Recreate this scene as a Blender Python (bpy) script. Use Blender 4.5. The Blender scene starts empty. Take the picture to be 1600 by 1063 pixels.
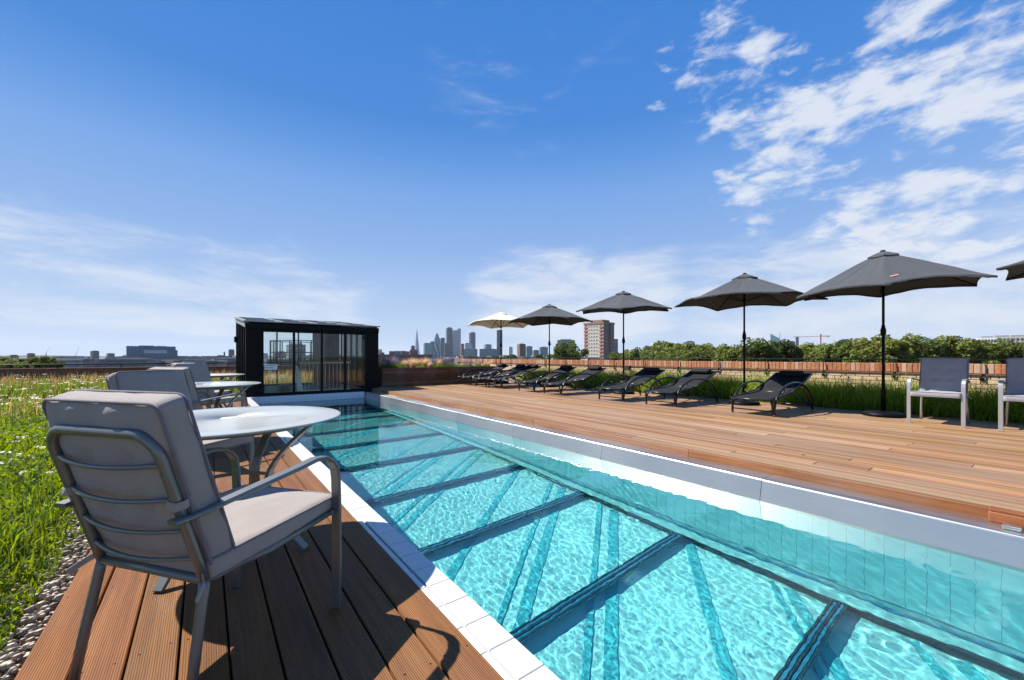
import bpy, math, random
import numpy as np
from mathutils import Vector, Matrix, noise

S = bpy.context.scene
C = S.collection
R_ = math.radians
PI = math.pi

# ------------------------------------------------------------------ camera
cam = bpy.data.objects.new('camera', bpy.data.cameras.new('camera'))
C.objects.link(cam)
S.camera = cam
FPX = 642.0                                   # focal length in pixels of the 1600 px wide photograph
YAW = math.atan2(480, FPX)
cam.data.sensor_width = 36
cam.data.lens = FPX / 1600 * 36
cam.data.shift_y = 25.5 / 1600
cam.data.clip_start = .05
cam.data.clip_end = 60000
cam.location = (0, 0, 1)
cam.rotation_euler = (PI / 2, 0, -YAW)

# ------------------------------------------------------------------ sun
SUN = Vector((-.57, .82, 1.11)).normalized()
L = bpy.data.lights.new('sun', 'SUN')
L.energy = 5.0
L.angle = R_(.5)
L.color = (1, .95, .88)
L.cycles.is_caustics_light = True
sun = bpy.data.objects.new('sun', L)
C.objects.link(sun)
sun.rotation_euler = (-SUN).to_track_quat('-Z', 'Y').to_euler()

# ------------------------------------------------------------------ world: sky with clouds
W = bpy.data.worlds.new('World')
S.world = W
W.use_nodes = True
nt = W.node_tree
nt.nodes.clear()
def N(t, **kw):
    n = nt.nodes.new(t)
    for k, v in kw.items():
        setattr(n, k, v)
    return n
def math_(op, a, b=None, c=None, clamp=False):
    n = N('ShaderNodeMath', operation=op, use_clamp=clamp)
    for i, q in enumerate((a, b, c)):
        if q is None: continue
        if isinstance(q, (int, float)): n.inputs[i].default_value = q
        else: nt.links.new(q, n.inputs[i])
    return n.outputs[0]
def ramp(x, lo, hi):
    n = N('ShaderNodeMapRange', interpolation_type='SMOOTHSTEP')
    nt.links.new(x, n.inputs[0])
    n.inputs[1].default_value = lo; n.inputs[2].default_value = hi
    return n.outputs[0]
sky = N('ShaderNodeTexSky', sky_type='NISHITA', sun_disc=False)
sky.sun_elevation = math.asin(SUN.z)
sky.sun_rotation = math.atan2(SUN.x, SUN.y)
sky.air_density = 1.0; sky.dust_density = .25; sky.ozone_density = 3.0
sky.altitude = 30
tc = N('ShaderNodeTexCoord')
sep = N('ShaderNodeSeparateXYZ')
nt.links.new(tc.outputs['Generated'], sep.inputs[0])
dx, dy, dz = sep.outputs
# clear summer air: the Nishita sky tempered by a deeper blue overhead and a pale horizon
rampn = N('ShaderNodeValToRGB'); el = rampn.color_ramp.elements
for i, (p, c) in enumerate([(0, (.57, .70, .89)), (.06, (.50, .65, .88)), (.25, (.27, .46, .83)), (.36, (.195, .395, .81)), (.43, (.115, .315, .76)), (.49, (.068, .258, .71)), (.63, (.052, .232, .68)), (1, (.038, .165, .54))]):
    q = el[i] if i < 2 else el.new(p)
    q.position = p; q.color = (*c, 1)
nt.links.new(math_('MAXIMUM', dz, 0.0), rampn.inputs[0])
scl = N('ShaderNodeVectorMath', operation='SCALE'); scl.inputs['Scale'].default_value = 10.0
nt.links.new(rampn.outputs[0], scl.inputs[0])
mixs = N('ShaderNodeMix', data_type='RGBA'); mixs.inputs[0].default_value = .97
nt.links.new(sky.outputs[0], mixs.inputs[6]); nt.links.new(scl.outputs[0], mixs.inputs[7])
def fbm(scale, detail, rough, off, dist=0.0, sz=2.0, rot=0):
    m = N('ShaderNodeMapping')
    m.inputs['Location'].default_value = off
    m.inputs['Scale'].default_value = (1, 1, sz)
    m.inputs['Rotation'].default_value = (0, 0, rot)
    nt.links.new(tc.outputs['Generated'], m.inputs[0])
    n = N('ShaderNodeTexNoise')
    n.inputs['Scale'].default_value = scale
    n.inputs['Detail'].default_value = detail
    n.inputs['Roughness'].default_value = rough
    n.inputs['Distortion'].default_value = dist
    nt.links.new(m.outputs[0], n.inputs[0])
    return n.outputs[0]
def pix_dir(u, v):
    t = (u - 800) / FPX; h = (557 - v) / FPX
    return Vector((math.sin(YAW) + t * math.cos(YAW), math.cos(YAW) - t * math.sin(YAW), h)).normalized()
def blob(u, v, a0, a1):
    d = N('ShaderNodeVectorMath', operation='DOT_PRODUCT')
    nt.links.new(tc.outputs['Generated'], d.inputs[0])
    d.inputs[1].default_value = pix_dir(u, v)
    return ramp(d.outputs['Value'], math.cos(R_(a1)), math.cos(R_(a0)))
def mxx(*a):
    r = a[0]
    for q in a[1:]: r = math_('MAXIMUM', r, q)
    return r
puff = fbm(6.4, 9, .58, (3.1, 1.7, .4), .2, 2.6)
fine = fbm(17, 6, .6, (.3, 2.2, .9), .2, 2.2)
big = fbm(1.6, 2, .5, (7.3, 2.2, 1))
wisp = fbm(4.2, 9, .66, (1.3, 5.7, 2), .3, 4.2)
body = math_('ADD', math_('MULTIPLY', puff, .60), math_('MULTIPLY', fine, .40))
cover = mxx(math_('MULTIPLY', blob(1130, 110, 2, 10), .95), blob(1230, 250, 3, 10), math_('MULTIPLY', blob(1480, 190, 6, 17), .86), blob(1420, 335, 2, 9), math_('MULTIPLY', ramp(big, .50, .66), math_('MULTIPLY', ramp(dy, .1, -.4), .5)))
low = mxx(math_('MULTIPLY', blob(900, 440, 5, 19), 1.1), blob(1580, 430, 2, 12), math_('MULTIPLY', blob(60, 430, 6, 18), .62), math_('MULTIPLY', blob(420, 490, 4, 16), .7), math_('MULTIPLY', blob(1250, 450, 4, 17), 1.0), math_('MULTIPLY', ramp(dy, .1, -.4), .4))
low = math_('MULTIPLY', low, math_('MULTIPLY', ramp(dz, .30, .17), ramp(dz, .0, .06)))
c1 = math_('MULTIPLY', ramp(math_('SUBTRACT', body, math_('SUBTRACT', .618, math_('MULTIPLY', cover, .19))), -.01, .14), math_('MINIMUM', math_('MULTIPLY', cover, 2.2), 1.0))
c2 = math_('MULTIPLY', ramp(math_('SUBTRACT', wisp, math_('SUBTRACT', .60, math_('MULTIPLY', low, .28))), -.06, .30), math_('MINIMUM', math_('MULTIPLY', low, 1.5), .80))
c3 = math_('MULTIPLY', math_('MULTIPLY', ramp(wisp, .5, .85), .5), blob(820, 70, 2, 14))
cl = math_('MINIMUM', math_('ADD', math_('ADD', math_('MULTIPLY', c1, .90), c2), c3), .92)
mix = N('ShaderNodeMix', data_type='RGBA')
nt.links.new(cl, mix.inputs[0])
nt.links.new(mixs.outputs[2], mix.inputs[6])
mix.inputs[7].default_value = (7.8, 8.3, 9.2, 1)
bg = N('ShaderNodeBackground')
bg.inputs[1].default_value = .05
nt.links.new(mix.outputs[2], bg.inputs[0])
wo = N('ShaderNodeOutputWorld')
nt.links.new(bg.outputs[0], wo.inputs[0])

# ------------------------------------------------------------------ render settings
S.view_settings.view_transform = 'Standard'
S.view_settings.look = 'None'
S.view_settings.gamma = 1
S.view_settings.exposure = 1.0
S.cycles.use_denoising = True
S.cycles.max_bounces = 10
S.cycles.transmission_bounces = 8
S.cycles.transparent_max_bounces = 16
S.cycles.sample_clamp_indirect = 6
S.cycles.blur_glossy = .5

rng = np.random.default_rng(7)
random.seed(11)
FW = Vector((math.sin(YAW), math.cos(YAW), 0))
RT = Vector((math.cos(YAW), -math.sin(YAW), 0))
def far(u, D, z=0.0):                          # a point of the city at distance D (metres) in direction u
    p = FW * D + RT * (D * (u - 800) / FPX)
    return Vector((p.x, p.y, z))
def alt(v, D):
    return 1 + (557 - v) / FPX * D

# ------------------------------------------------------------------ helpers
class MB:
    def __init__(s): s.v = []; s.f = []; s.sm = []
    def add(s, vs, fs, smooth=False):
        o = len(s.v); s.v += [tuple(p) for p in vs]
        s.f += [tuple(i + o for i in f) for f in fs]; s.sm += [smooth] * len(fs)
        return s
    def box(s, a, b, mtx=None):
        x0, y0, z0 = a; x1, y1, z1 = b
        vs = [Vector((x, y, z)) for z in (z0, z1) for y in (y0, y1) for x in (x0, x1)]
        if mtx: vs = [mtx @ p for p in vs]
        return s.add(vs, [(0, 2, 3, 1), (4, 5, 7, 6), (0, 1, 5, 4), (2, 6, 7, 3), (0, 4, 6, 2), (1, 3, 7, 5)])
    def bbox(s, a, b, r, mtx=None):            # box with chamfered edges
        x0, y0, z0 = a; x1, y1, z1 = b
        vs = []; 
        for z in (z0, z1):
            for y in (y0, y1):
                for x in (x0, x1):
                    sx = r if x == x0 else -r; sy = r if y == y0 else -r; sz = r if z == z0 else -r
                    vs += [Vector((x, y + sy, z + sz)), Vector((x + sx, y, z + sz)), Vector((x + sx, y + sy, z))]
        if mtx: vs = [mtx @ p for p in vs]
        g = lambda ix, iy, iz, k: ((iz * 2 + iy) * 2 + ix) * 3 + k
        fs = [(g(0,0,0,2), g(0,1,0,2), g(1,1,0,2), g(1,0,0,2)), (g(0,0,1,2), g(1,0,1,2), g(1,1,1,2), g(0,1,1,2)),
              (g(0,0,0,1), g(1,0,0,1), g(1,0,1,1), g(0,0,1,1)), (g(0,1,0,1), g(0,1,1,1), g(1,1,1,1), g(1,1,0,1)),
              (g(0,0,0,0), g(0,0,1,0), g(0,1,1,0), g(0,1,0,0)), (g(1,0,0,0), g(1,1,0,0), g(1,1,1,0), g(1,0,1,0))]
        for iz in (0, 1):
            for iy in (0, 1):
                e = (g(0,iy,iz,1), g(1,iy,iz,1), g(1,iy,iz,2), g(0,iy,iz,2)); fs.append(e if (iy != iz) else e[::-1])
            for ix in (0, 1):
                e = (g(ix,0,iz,0), g(ix,1,iz,0), g(ix,1,iz,2), g(ix,0,iz,2)); fs.append(e if (ix == iz) else e[::-1])
        for iy in (0, 1):
            for ix in (0, 1):
                e = (g(ix,iy,0,0), g(ix,iy,1,0), g(ix,iy,1,1), g(ix,iy,0,1)); fs.append(e if (ix != iy) else e[::-1])
        for iz in (0, 1):
            for iy in (0, 1):
                for ix in (0, 1):
                    e = (g(ix,iy,iz,0), g(ix,iy,iz,1), g(ix,iy,iz,2)); fs.append(e if (ix + iy + iz) % 2 == 1 else e[::-1])
        return s.add(vs, fs)
    def sweep(s, path, section, ups=None, caps=True, smooth=True, closed=False):
        path = [Vector(p) for p in path]; n = len(path); k = 0
        vs = []
        prev = None
        for i, p in enumerate(path):
            if closed: t = path[(i + 1) % n] - path[i - 1]
            else: t = path[min(i + 1, n - 1)] - path[max(i - 1, 0)]
            t.normalize()
            if ups is not None: up = Vector(ups)
            elif prev is None: up = Vector((0, 0, 1)) if abs(t.z) < .9 else Vector((0, 1, 0))
            else: up = prev
            a = t.cross(up)
            if a.length < 1e-5: a = t.cross(Vector((1, 0, 0)))
            a.normalize(); b = a.cross(t).normalized(); prev = b
            sec = section(i / max(1, n - 1)) if callable(section) else section
            k = len(sec)
            for (x, y) in sec: vs.append(p + a * x + b * y)
        fs = []
        m = n if closed else n - 1
        for i in range(m):
            for j in range(k):
                j2 = (j + 1) % k; i2 = (i + 1) % n
                fs.append((i * k + j, i * k + j2, i2 * k + j2, i2 * k + j))
        s.add(vs, fs, smooth)
        if caps and not closed:
            o = len(s.v) - len(vs)
            s.f += [tuple(o + j for j in range(k))[::-1], tuple(o + (n - 1) * k + j for j in range(k))]; s.sm += [False, False]
        return s
    def tube(s, path, r, n=8, caps=True, closed=False):
        c = [(math.cos(2 * PI * j / n), math.sin(2 * PI * j / n)) for j in range(n)]
        if callable(r): sec = lambda t: [(x * r(t), y * r(t)) for x, y in c]
        else: sec = [(x * r, y * r) for x, y in c]
        return s.sweep(path, sec, None, caps, True, closed)
    def bar(s, path, w, t, ups, bev=.3):        # flat bar, width along the side vector, thickness along ups
        h, g = w / 2, t / 2; b = g * bev * 2
        sec = [(-h, -g + b), (-h + b, -g), (h - b, -g), (h, -g + b), (h, g - b), (h - b, g), (-h + b, g), (-h, g - b)]
        return s.sweep(path, sec, ups, True, False)
    def lathe(s, prof, n=24, mtx=None, smooth=True):
        vs = []
        for (r, z) in prof:
            for j in range(n):
                a = 2 * PI * j / n; p = Vector((r * math.cos(a), r * math.sin(a), z)); vs.append(mtx @ p if mtx else p)
        fs = []
        for i in range(len(prof) - 1):
            for j in range(n):
                j2 = (j + 1) % n; fs.append((i * n + j, i * n + j2, (i + 1) * n + j2, (i + 1) * n + j))
        s.add(vs, fs, smooth)
        o = len(s.v) - len(vs)
        if prof[0][0] > 1e-4: s.f.append(tuple(o + j for j in range(n))[::-1]); s.sm.append(False)
        if prof[-1][0] > 1e-4: s.f.append(tuple(o + (len(prof) - 1) * n + j for j in range(n))); s.sm.append(False)
        return s
    def mesh(s, name, mat):
        me = bpy.data.meshes.new(name)
        me.from_pydata(s.v, [], s.f)
        me.polygons.foreach_set('use_smooth', s.sm)
        if mat: me.materials.append(mat)
        me.update()
        return me
    def build(s, name, mat, parent=None):
        return obj(name, s.mesh(name, mat), parent)

def obj(name, me, parent=None):
    o = bpy.data.objects.new(name, me); C.objects.link(o)
    if parent: o.parent = parent
    return o
def tag(o, label=None, cat=None, group=None, kind=None):
    if label: o['label'] = label
    if cat: o['category'] = cat
    if group: o['group'] = group
    if kind: o['kind'] = kind
    return o
def empty(name, loc=(0, 0, 0), rz=0):
    o = bpy.data.objects.new(name, None); C.objects.link(o)
    o.location = loc; o.rotation_euler = (0, 0, rz); o.empty_display_size = .1
    return o
def copy_tree(o, parent=None):
    c = o.copy(); C.objects.link(c); c.parent = parent
    for ch in list(o.children): copy_tree(ch, c)
    return c
def fast_mesh(name, verts, polys, mat, colors=None, smooth=False):
    """polys: list of (M,k) index arrays"""
    me = bpy.data.meshes.new(name)
    verts = np.asarray(verts, dtype=np.float32)
    me.vertices.add(len(verts)); me.vertices.foreach_set('co', verts.ravel())
    tot = sum(p.size for p in polys); npoly = sum(len(p) for p in polys)
    me.loops.add(tot); me.polygons.add(npoly)
    me.loops.foreach_set('vertex_index', np.concatenate([p.ravel() for p in polys]).astype(np.int32))
    st = []; o = 0
    for p in polys:
        st.append(o + np.arange(len(p)) * p.shape[1]); o += p.size
    me.polygons.foreach_set('loop_start', np.concatenate(st).astype(np.int32))
    if smooth: me.polygons.foreach_set('use_smooth', np.ones(npoly, dtype=bool))
    me.update(calc_edges=True)
    if colors is not None:
        at = me.color_attributes.new('tint', 'FLOAT_COLOR', 'POINT')
        c4 = np.ones((len(verts), 4), dtype=np.float32); c4[:, :3] = colors
        at.data.foreach_set('color', c4.ravel())
    if mat: me.materials.append(mat)
    return me

# ------------------------------------------------------------------ materials
MATS = {}
class MT:
    """small wrapper for building one procedural material"""
    def __init__(s, name):
        s.m = bpy.data.materials.new(name); s.m.use_nodes = True; s.t = s.m.node_tree; s.n = s.t.nodes; s.l = s.t.links
        s.b = s.n['Principled BSDF']; s.out = s.n['Material Output']; MATS[name] = s.m
    def node(s, t, **kw):
        n = s.n.new(t)
        for k, v in kw.items(): setattr(n, k, v)
        return n
    def link(s, a, b): s.l.new(a, b)
    def coord(s, scale=(1, 1, 1), which='Object', loc=(0, 0, 0), rot=(0, 0, 0)):
        c = s.node('ShaderNodeTexCoord'); m = s.node('ShaderNodeMapping')
        m.inputs['Scale'].default_value = scale; m.inputs['Location'].default_value = loc; m.inputs['Rotation'].default_value = rot
        s.link(c.outputs[which], m.inputs[0]); return m.outputs[0]
    def world(s, scale=(1, 1, 1)):
        c = s.node('ShaderNodeNewGeometry'); m = s.node('ShaderNodeMapping')
        m.inputs['Scale'].default_value = scale
        s.link(c.outputs['Position'], m.inputs[0]); return m.outputs[0]
    def noise(s, vec, scale, detail=4, rough=.55, dist=0):
        n = s.node('ShaderNodeTexNoise'); n.inputs['Scale'].default_value = scale; n.inputs['Detail'].default_value = detail
        n.inputs['Roughness'].default_value = rough; n.inputs['Distortion'].default_value = dist
        s.link(vec, n.inputs[0]); return n.outputs[0]
    def math(s, op, a, b=None, clamp=False):
        n = s.node('ShaderNodeMath', operation=op, use_clamp=clamp)
        for i, q in enumerate((a, b)):
            if q is None: continue
            if isinstance(q, (int, float)): n.inputs[i].default_value = q
            else: s.link(q, n.inputs[i])
        return n.outputs[0]
    def ramp(s, fac, stops):
        r = s.node('ShaderNodeValToRGB'); e = r.color_ramp.elements
        while len(e) > 1: e.remove(e[-1])
        e[0].position = stops[0][0]; e[0].color = (*stops[0][1], 1)
        for p, c in stops[1:]:
            q = e.new(p); q.color = (*c, 1)
        s.link(fac, r.inputs[0]); return r.outputs[0]
    def mix(s, fac, a, b, mode='MIX'):
        m = s.node('ShaderNodeMix', data_type='RGBA', blend_type=mode)
        for i, q in ((0, fac), (6, a), (7, b)):
            if isinstance(q, (int, float)): m.inputs[i].default_value = q
            elif isinstance(q, tuple): m.inputs[i].default_value = (*q, 1)
            else: s.link(q, m.inputs[i])
        return m.outputs[2]
    def rand(s): return s.node('ShaderNodeObjectInfo').outputs['Random']
    def hsv(s, col, h=.5, sat=1, v=1):
        n = s.node('ShaderNodeHueSaturation')
        for i, q in ((0, h), (1, sat), (2, v)):
            if isinstance(q, (int, float)): n.inputs[i].default_value = q
            else: s.link(q, n.inputs[i])
        s.link(col, n.inputs['Color']); return n.outputs[0]
    def bump(s, h, strength=.3, dist=.01):
        n = s.node('ShaderNodeBump'); n.inputs['Strength'].default_value = strength; n.inputs['Distance'].default_value = dist
        s.link(h, n.inputs['Height']); s.link(n.outputs[0], s.b.inputs['Normal']); return n
    def set(s, **kw):
        for k, v in kw.items():
            i = s.b.inputs[k.replace('_', ' ')]
            if isinstance(v, (int, float)): i.default_value = v
            elif isinstance(v, tuple): i.default_value = (*v, 1)
            else: s.link(v, i)
        return s.m

def plain(name, col, rough=.5, metal=0, var=.12, nscale=6, bump=0, bscale=60, spec=.5):
    t = MT(name)
    n = t.noise(t.coord(), nscale, 5)
    c = t.mix(n, tuple(x * (1 - var) for x in col), tuple(min(1, x * (1 + var)) for x in col))
    t.set(Base_Color=c, Roughness=rough, Metallic=metal, Specular_IOR_Level=spec)
    if bump: t.bump(t.noise(t.coord(), bscale, 3), bump, .004)
    return t.m

def wood(name, dark, mid, light, groove=0, var=.35, rough=.55, axis='Y', streak=.5, spec=.35, hv=.03, sv=.4, grey=.3):
    t = MT(name)
    sc = {'Y': (9, streak, 9), 'X': (streak, 9, 9), 'Z': (9, 9, streak)}[axis]
    r = t.rand()
    cw = t.node('ShaderNodeTexCoord'); ad = t.node('ShaderNodeVectorMath', operation='ADD')
    sl = t.node('ShaderNodeCombineXYZ'); t.link(t.math('MULTIPLY', r, 37.0), sl.inputs[0]); t.link(t.math('MULTIPLY', r, 91.0), sl.inputs[1]); t.link(t.math('MULTIPLY', r, 17.0), sl.inputs[2])
    t.link(cw.outputs['Object'], ad.inputs[0]); t.link(sl.outputs[0], ad.inputs[1])
    mp = t.node('ShaderNodeMapping'); mp.inputs['Scale'].default_value = sc; t.link(ad.outputs[0], mp.inputs[0])
    n1 = t.noise(mp.outputs[0], 1.6, 6, .62, .6)
    mp2 = t.node('ShaderNodeMapping'); mp2.inputs['Scale'].default_value = tuple(q * (5 if q > 1 else 2.2) for q in sc); t.link(ad.outputs[0], mp2.inputs[0])
    n2 = t.noise(mp2.outputs[0], 2.2, 5, .65)
    f = t.math('ADD', t.math('MULTIPLY', n1, .65), t.math('MULTIPLY', n2, .35))
    c = t.ramp(f, [(.28, dark), (.5, mid), (.72, light)])
    r2 = t.math('FRACT', t.math('MULTIPLY', r, 7.31))
    r3 = t.math('FRACT', t.math('MULTIPLY', r, 23.7))
    c = t.hsv(c, t.math('ADD', .5 - hv / 2, t.math('MULTIPLY', r2, hv)), t.math('ADD', 1.0 - sv / 2, t.math('MULTIPLY', r3, sv)), t.math('ADD', 1 - var, t.math('MULTIPLY', r, 2 * var)))
    # weathered grey patches and a few dark knots
    big = t.noise(t.world((1.1, .5, 1)), 1.6, 4, .6)
    c = t.mix(t.math('MULTIPLY', t.ramp(big, [(.45, (0, 0, 0)), (.7, (1, 1, 1))]), grey), c, (.30, .235, .19))
    vo = t.node('ShaderNodeTexVoronoi'); vo.inputs['Scale'].default_value = 4.5; t.link(t.world((1, .55, 1)), vo.inputs[0])
    kn = t.ramp(vo.outputs['Distance'], [(.02, (1, 1, 1)), (.034, (0, 0, 0))])
    c = t.mix(t.math('MULTIPLY', kn, .75), c, tuple(q * .25 for q in dark))
    h = t.math('MULTIPLY', f, .6)
    if groove:
        sx = t.node('ShaderNodeSeparateXYZ'); t.link(t.world(), sx.inputs[0])
        w = t.math('SINE', t.math('MULTIPLY', sx.outputs[0], 2 * PI / groove))
        w01 = t.math('ADD', t.math('MULTIPLY', w, .5), .5)
        gr = t.ramp(w01, [(.05, (0, 0, 0)), (.45, (1, 1, 1))])
        c = t.mix(t.math('SUBTRACT', .62, t.math('MULTIPLY', gr, .62)), c, tuple(q * .35 for q in dark))
        h = t.math('ADD', h, t.math('MULTIPLY', gr, .8))
    t.set(Base_Color=c, Roughness=t.math('ADD', rough - .1, t.math('MULTIPLY', n1, .25)), Specular_IOR_Level=spec)
    t.bump(h, .55, .0025)
    return t.m

M_deck = wood('grooved_decking', (.085, .031, .0085), (.185, .073, .019), (.305, .135, .038), groove=.0068, var=.13, axis='Y', hv=.012, sv=.14, grey=.10, spec=.15)
M_deck2 = wood('smooth_decking', (.085, .040, .017), (.245, .135, .064), (.43, .275, .155), var=.22, axis='Y', streak=.16, rough=.5, hv=.018, sv=.25, grey=.22, spec=.2)
M_fascia = wood('fascia_timber', (.10, .036, .009), (.22, .085, .021), (.34, .15, .045), var=.12, axis='Y')
M_plank = wood('planter_timber', (.055, .022, .012), (.12, .050, .026), (.20, .095, .05), var=.2, axis='X')
M_plankY = wood('planter_timber_side', (.055, .022, .012), (.12, .050, .026), (.20, .095, .05), var=.2, axis='Y')
M_panelwood = wood('dark_panel_timber', (.05, .018, .010), (.10, .035, .018), (.17, .07, .035), var=.2, axis='Z')
M_rail = wood('handrail_timber', (.30, .16, .05), (.45, .26, .09), (.55, .34, .14), var=.1, axis='X')
M_tile = plain('white_glazed_tile', (.56, .555, .53), .3, var=.13, nscale=14, bump=.05, bscale=30)
M_grout = plain('grout', (.34, .34, .33), .9)
M_pgrout = plain('pale_pool_grout', (.40, .60, .64), .8)
M_mortar = plain('old_mortar', (.20, .16, .13), .95)
M_ptile = plain('pool_wall_tile', (.48, .72, .76), .2, var=.05)
M_ftile = plain('pale_grey_tile', (.62, .64, .66), .3, var=.05)
M_poolbase = plain('pool_base_render', (.86, .87, .83), .5, var=.08, nscale=3)
M_ledge = plain('ledge_tile', (.30, .42, .42), .5)
M_post_stripe = plain('teal_post_shade_stripe', (.20, .60, .63), .5, var=.1)  # for the floor posts and the bars standing in for shade stripes
M_black = plain('black_powder_coat', (.0045, .005, .005), .45, var=.2, spec=.12)
M_lblack = plain('lounger_black_metal', (.012, .012, .013), .32, var=.2)
M_joint = plain('joint_sealant', (.012, .03, .045), .5)
M_jointb = plain('joint_steel', (.03, .15, .25), .35)
M_concrete = plain('concrete', (.30, .29, .27), .9, bump=.3)
M_soil = plain('soil', (.06, .045, .03), .95, var=.4, nscale=3, bump=.5)
M_grey = plain('grey_powder_coat', (.165, .168, .155), .36, metal=.5, var=.08)
M_silver = plain('silver_powder_coat', (.50, .50, .49), .34, metal=.7, var=.05)
M_white = plain('white_paint', (.78, .78, .76), .4, var=.03)
M_bluegrey = plain('roof_grey', (.26, .26, .25), .5, var=.1)

t = MT('brushed_steel')
n = t.noise(t.world((1, 1, 60)), 3, 4); n2 = t.noise(t.world((.8, .8, .8)), 1.3, 4)
t.set(Base_Color=t.mix(n, (.50, .50, .475), (.62, .62, .59)), Metallic=.95, Roughness=t.math('ADD', .24, t.math('MULTIPLY', n2, .22)), Anisotropic=.3)
t.bump(n, .06, .002); M_steel = t.m

def fabric(name, col, scale=900, var=.12, rough=.9, sheen=.25):
    t = MT(name)
    v = t.coord()
    n = t.noise(v, 7, 5, .6); w = t.noise(v, scale, 2)
    c = t.mix(n, tuple(q * (1 - var) for q in col), tuple(min(1, q * (1 + var)) for q in col))
    c = t.mix(t.math('MULTIPLY', w, .25), c, tuple(q * .6 for q in col))
    t.set(Base_Color=c, Roughness=rough, Sheen_Weight=sheen, Specular_IOR_Level=.2)
    t.bump(t.math('ADD', t.math('MULTIPLY', w, .5), t.math('MULTIPLY', t.noise(v, 19, 6, .65, .8), 1.2)), .45, .006)
    return t.m
M_cush = fabric('taupe_grey_cushion', (.30, .262, .232))
M_cush2 = fabric('grey_cushion', (.30, .295, .315))
M_pipe = fabric('cushion_piping', (.17, .15, .16))
M_canopy = fabric('charcoal_canopy', (.056, .059, .066), 600, sheen=.1)
M_canopyw = fabric('cream_canopy', (.80, .74, .64), 600)
M_sling = fabric('black_sling', (.014, .0145, .016), 700, rough=.75, sheen=0)
M_red = plain('pink_tag', (.55, .22, .18), .6)
M_orange = plain('orange_tag', (.6, .3, .1), .6)

t = MT('frosted_tabletop_glass')
t.set(Base_Color=t.mix(t.noise(t.coord(), 4), (.33, .345, .325), (.37, .385, .365)), Roughness=.22, Specular_IOR_Level=.35)
M_ttop = t.m

def leaf_mat(name, trans=.35, rough=.6, vary=False):
    t = MT(name)
    a = t.node('ShaderNodeAttribute', attribute_name='tint')
    col = a.outputs['Color']
    if vary:
        r = t.rand(); col = t.hsv(col, t.math('ADD', .485, t.math('MULTIPLY', t.math('FRACT', t.math('MULTIPLY', r, 9.7)), .025)), 1.0, t.math('ADD', .8, t.math('MULTIPLY', r, .6)))
    t.set(Base_Color=col, Roughness=rough, Specular_IOR_Level=.25)
    tr = t.node('ShaderNodeBsdfTranslucent'); t.link(t.hsv(col, .49, 1.1, 1.5), tr.inputs[0])
    mx = t.node('ShaderNodeMixShader'); mx.inputs[0].default_value = trans
    t.link(t.b.outputs[0], mx.inputs[1]); t.link(tr.outputs[0], mx.inputs[2]); t.link(mx.outputs[0], t.out.inputs[0])
    return t.m
M_leaf = leaf_mat('foliage', .45)
M_petal = leaf_mat('petals', .25)
M_tree = leaf_mat('tree_foliage', .35, .6, True)
M_bark = plain('bark', (.07, .05, .035), .9, var=.3, bump=.5)

def glass(name, tint, fres=1.45, rough=0.0):
    t = MT(name); t.n.remove(t.b)
    tr = t.node('ShaderNodeBsdfTransparent'); tr.inputs[0].default_value = (*tint, 1)
    gl = t.node('ShaderNodeBsdfGlossy'); gl.inputs['Roughness'].default_value = rough
    fr = t.node('ShaderNodeFresnel'); fr.inputs['IOR'].default_value = fres
    mx = t.node('ShaderNodeMixShader'); t.link(fr.outputs[0], mx.inputs[0]); t.link(tr.outputs[0], mx.inputs[1]); t.link(gl.outputs[0], mx.inputs[2])
    t.link(mx.outputs[0], t.out.inputs[0]); return t.m
M_glass = glass('pavilion_glass', (.93, .96, .95))

# water: refracting surface, fresnel mirror; glass floor: clear slabs
t = MT('pool_water'); t.n.remove(t.b)
rf = t.node('ShaderNodeBsdfRefraction'); rf.inputs['IOR'].default_value = 1.33; rf.inputs['Roughness'].default_value = 0; rf.inputs[0].default_value = (.565, .955, .958, 1)
gl = t.node('ShaderNodeBsdfGlossy'); gl.inputs['Roughness'].default_value = 0.0
fr = t.node('ShaderNodeFresnel'); fr.inputs['IOR'].default_value = 1.33
mx = t.node('ShaderNodeMixShader'); t.link(fr.outputs[0], mx.inputs[0]); t.link(rf.outputs[0], mx.inputs[1]); t.link(gl.outputs[0], mx.inputs[2])
t.link(mx.outputs[0], t.out.inputs[0]); M_water = t.m
t = MT('floor_glass'); t.n.remove(t.b)
g = t.node('ShaderNodeBsdfGlass'); g.inputs['IOR'].default_value = 1.12; g.inputs['Roughness'].default_value = 0; g.inputs[0].default_value = (.93, .99, .99, 1)
t.link(g.outputs[0], t.out.inputs[0]); M_fglass = t.m

# bricks: per-brick colour from the object's own random number
t = MT('red_brick'); r = t.rand(); v = t.coord((1, 1, 1))
n = t.noise(t.world(), 22, 5, .65)
c = t.ramp(r, [(0, (.36, .115, .05)), (.3, (.42, .17, .08)), (.45, (.32, .12, .06)), (.6, (.45, .23, .13)), (.78, (.48, .31, .21)), (.9, (.38, .13, .065)), (1, (.50, .36, .26))])
c = t.mix(t.math('MULTIPLY', t.ramp(n, [(.45, (0, 0, 0)), (.62, (1, 1, 1))]), .28), c, (.52, .40, .30))
t.set(Base_Color=c, Roughness=.9, Specular_IOR_Level=.1); t.bump(n, .5, .006); M_brick = t.m
t = MT('stock_brick'); r = t.rand(); n = t.noise(t.world(), 18, 5, .65)
c = t.ramp(r, [(0, (.50, .34, .20)), (.5, (.58, .41, .25)), (1, (.44, .27, .15))])
c = t.mix(t.math('MULTIPLY', n, .6), c, (.60, .48, .36)); t.set(Base_Color=c, Roughness=.9, Specular_IOR_Level=.1); t.bump(n, .5, .006); M_stock = t.m
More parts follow.
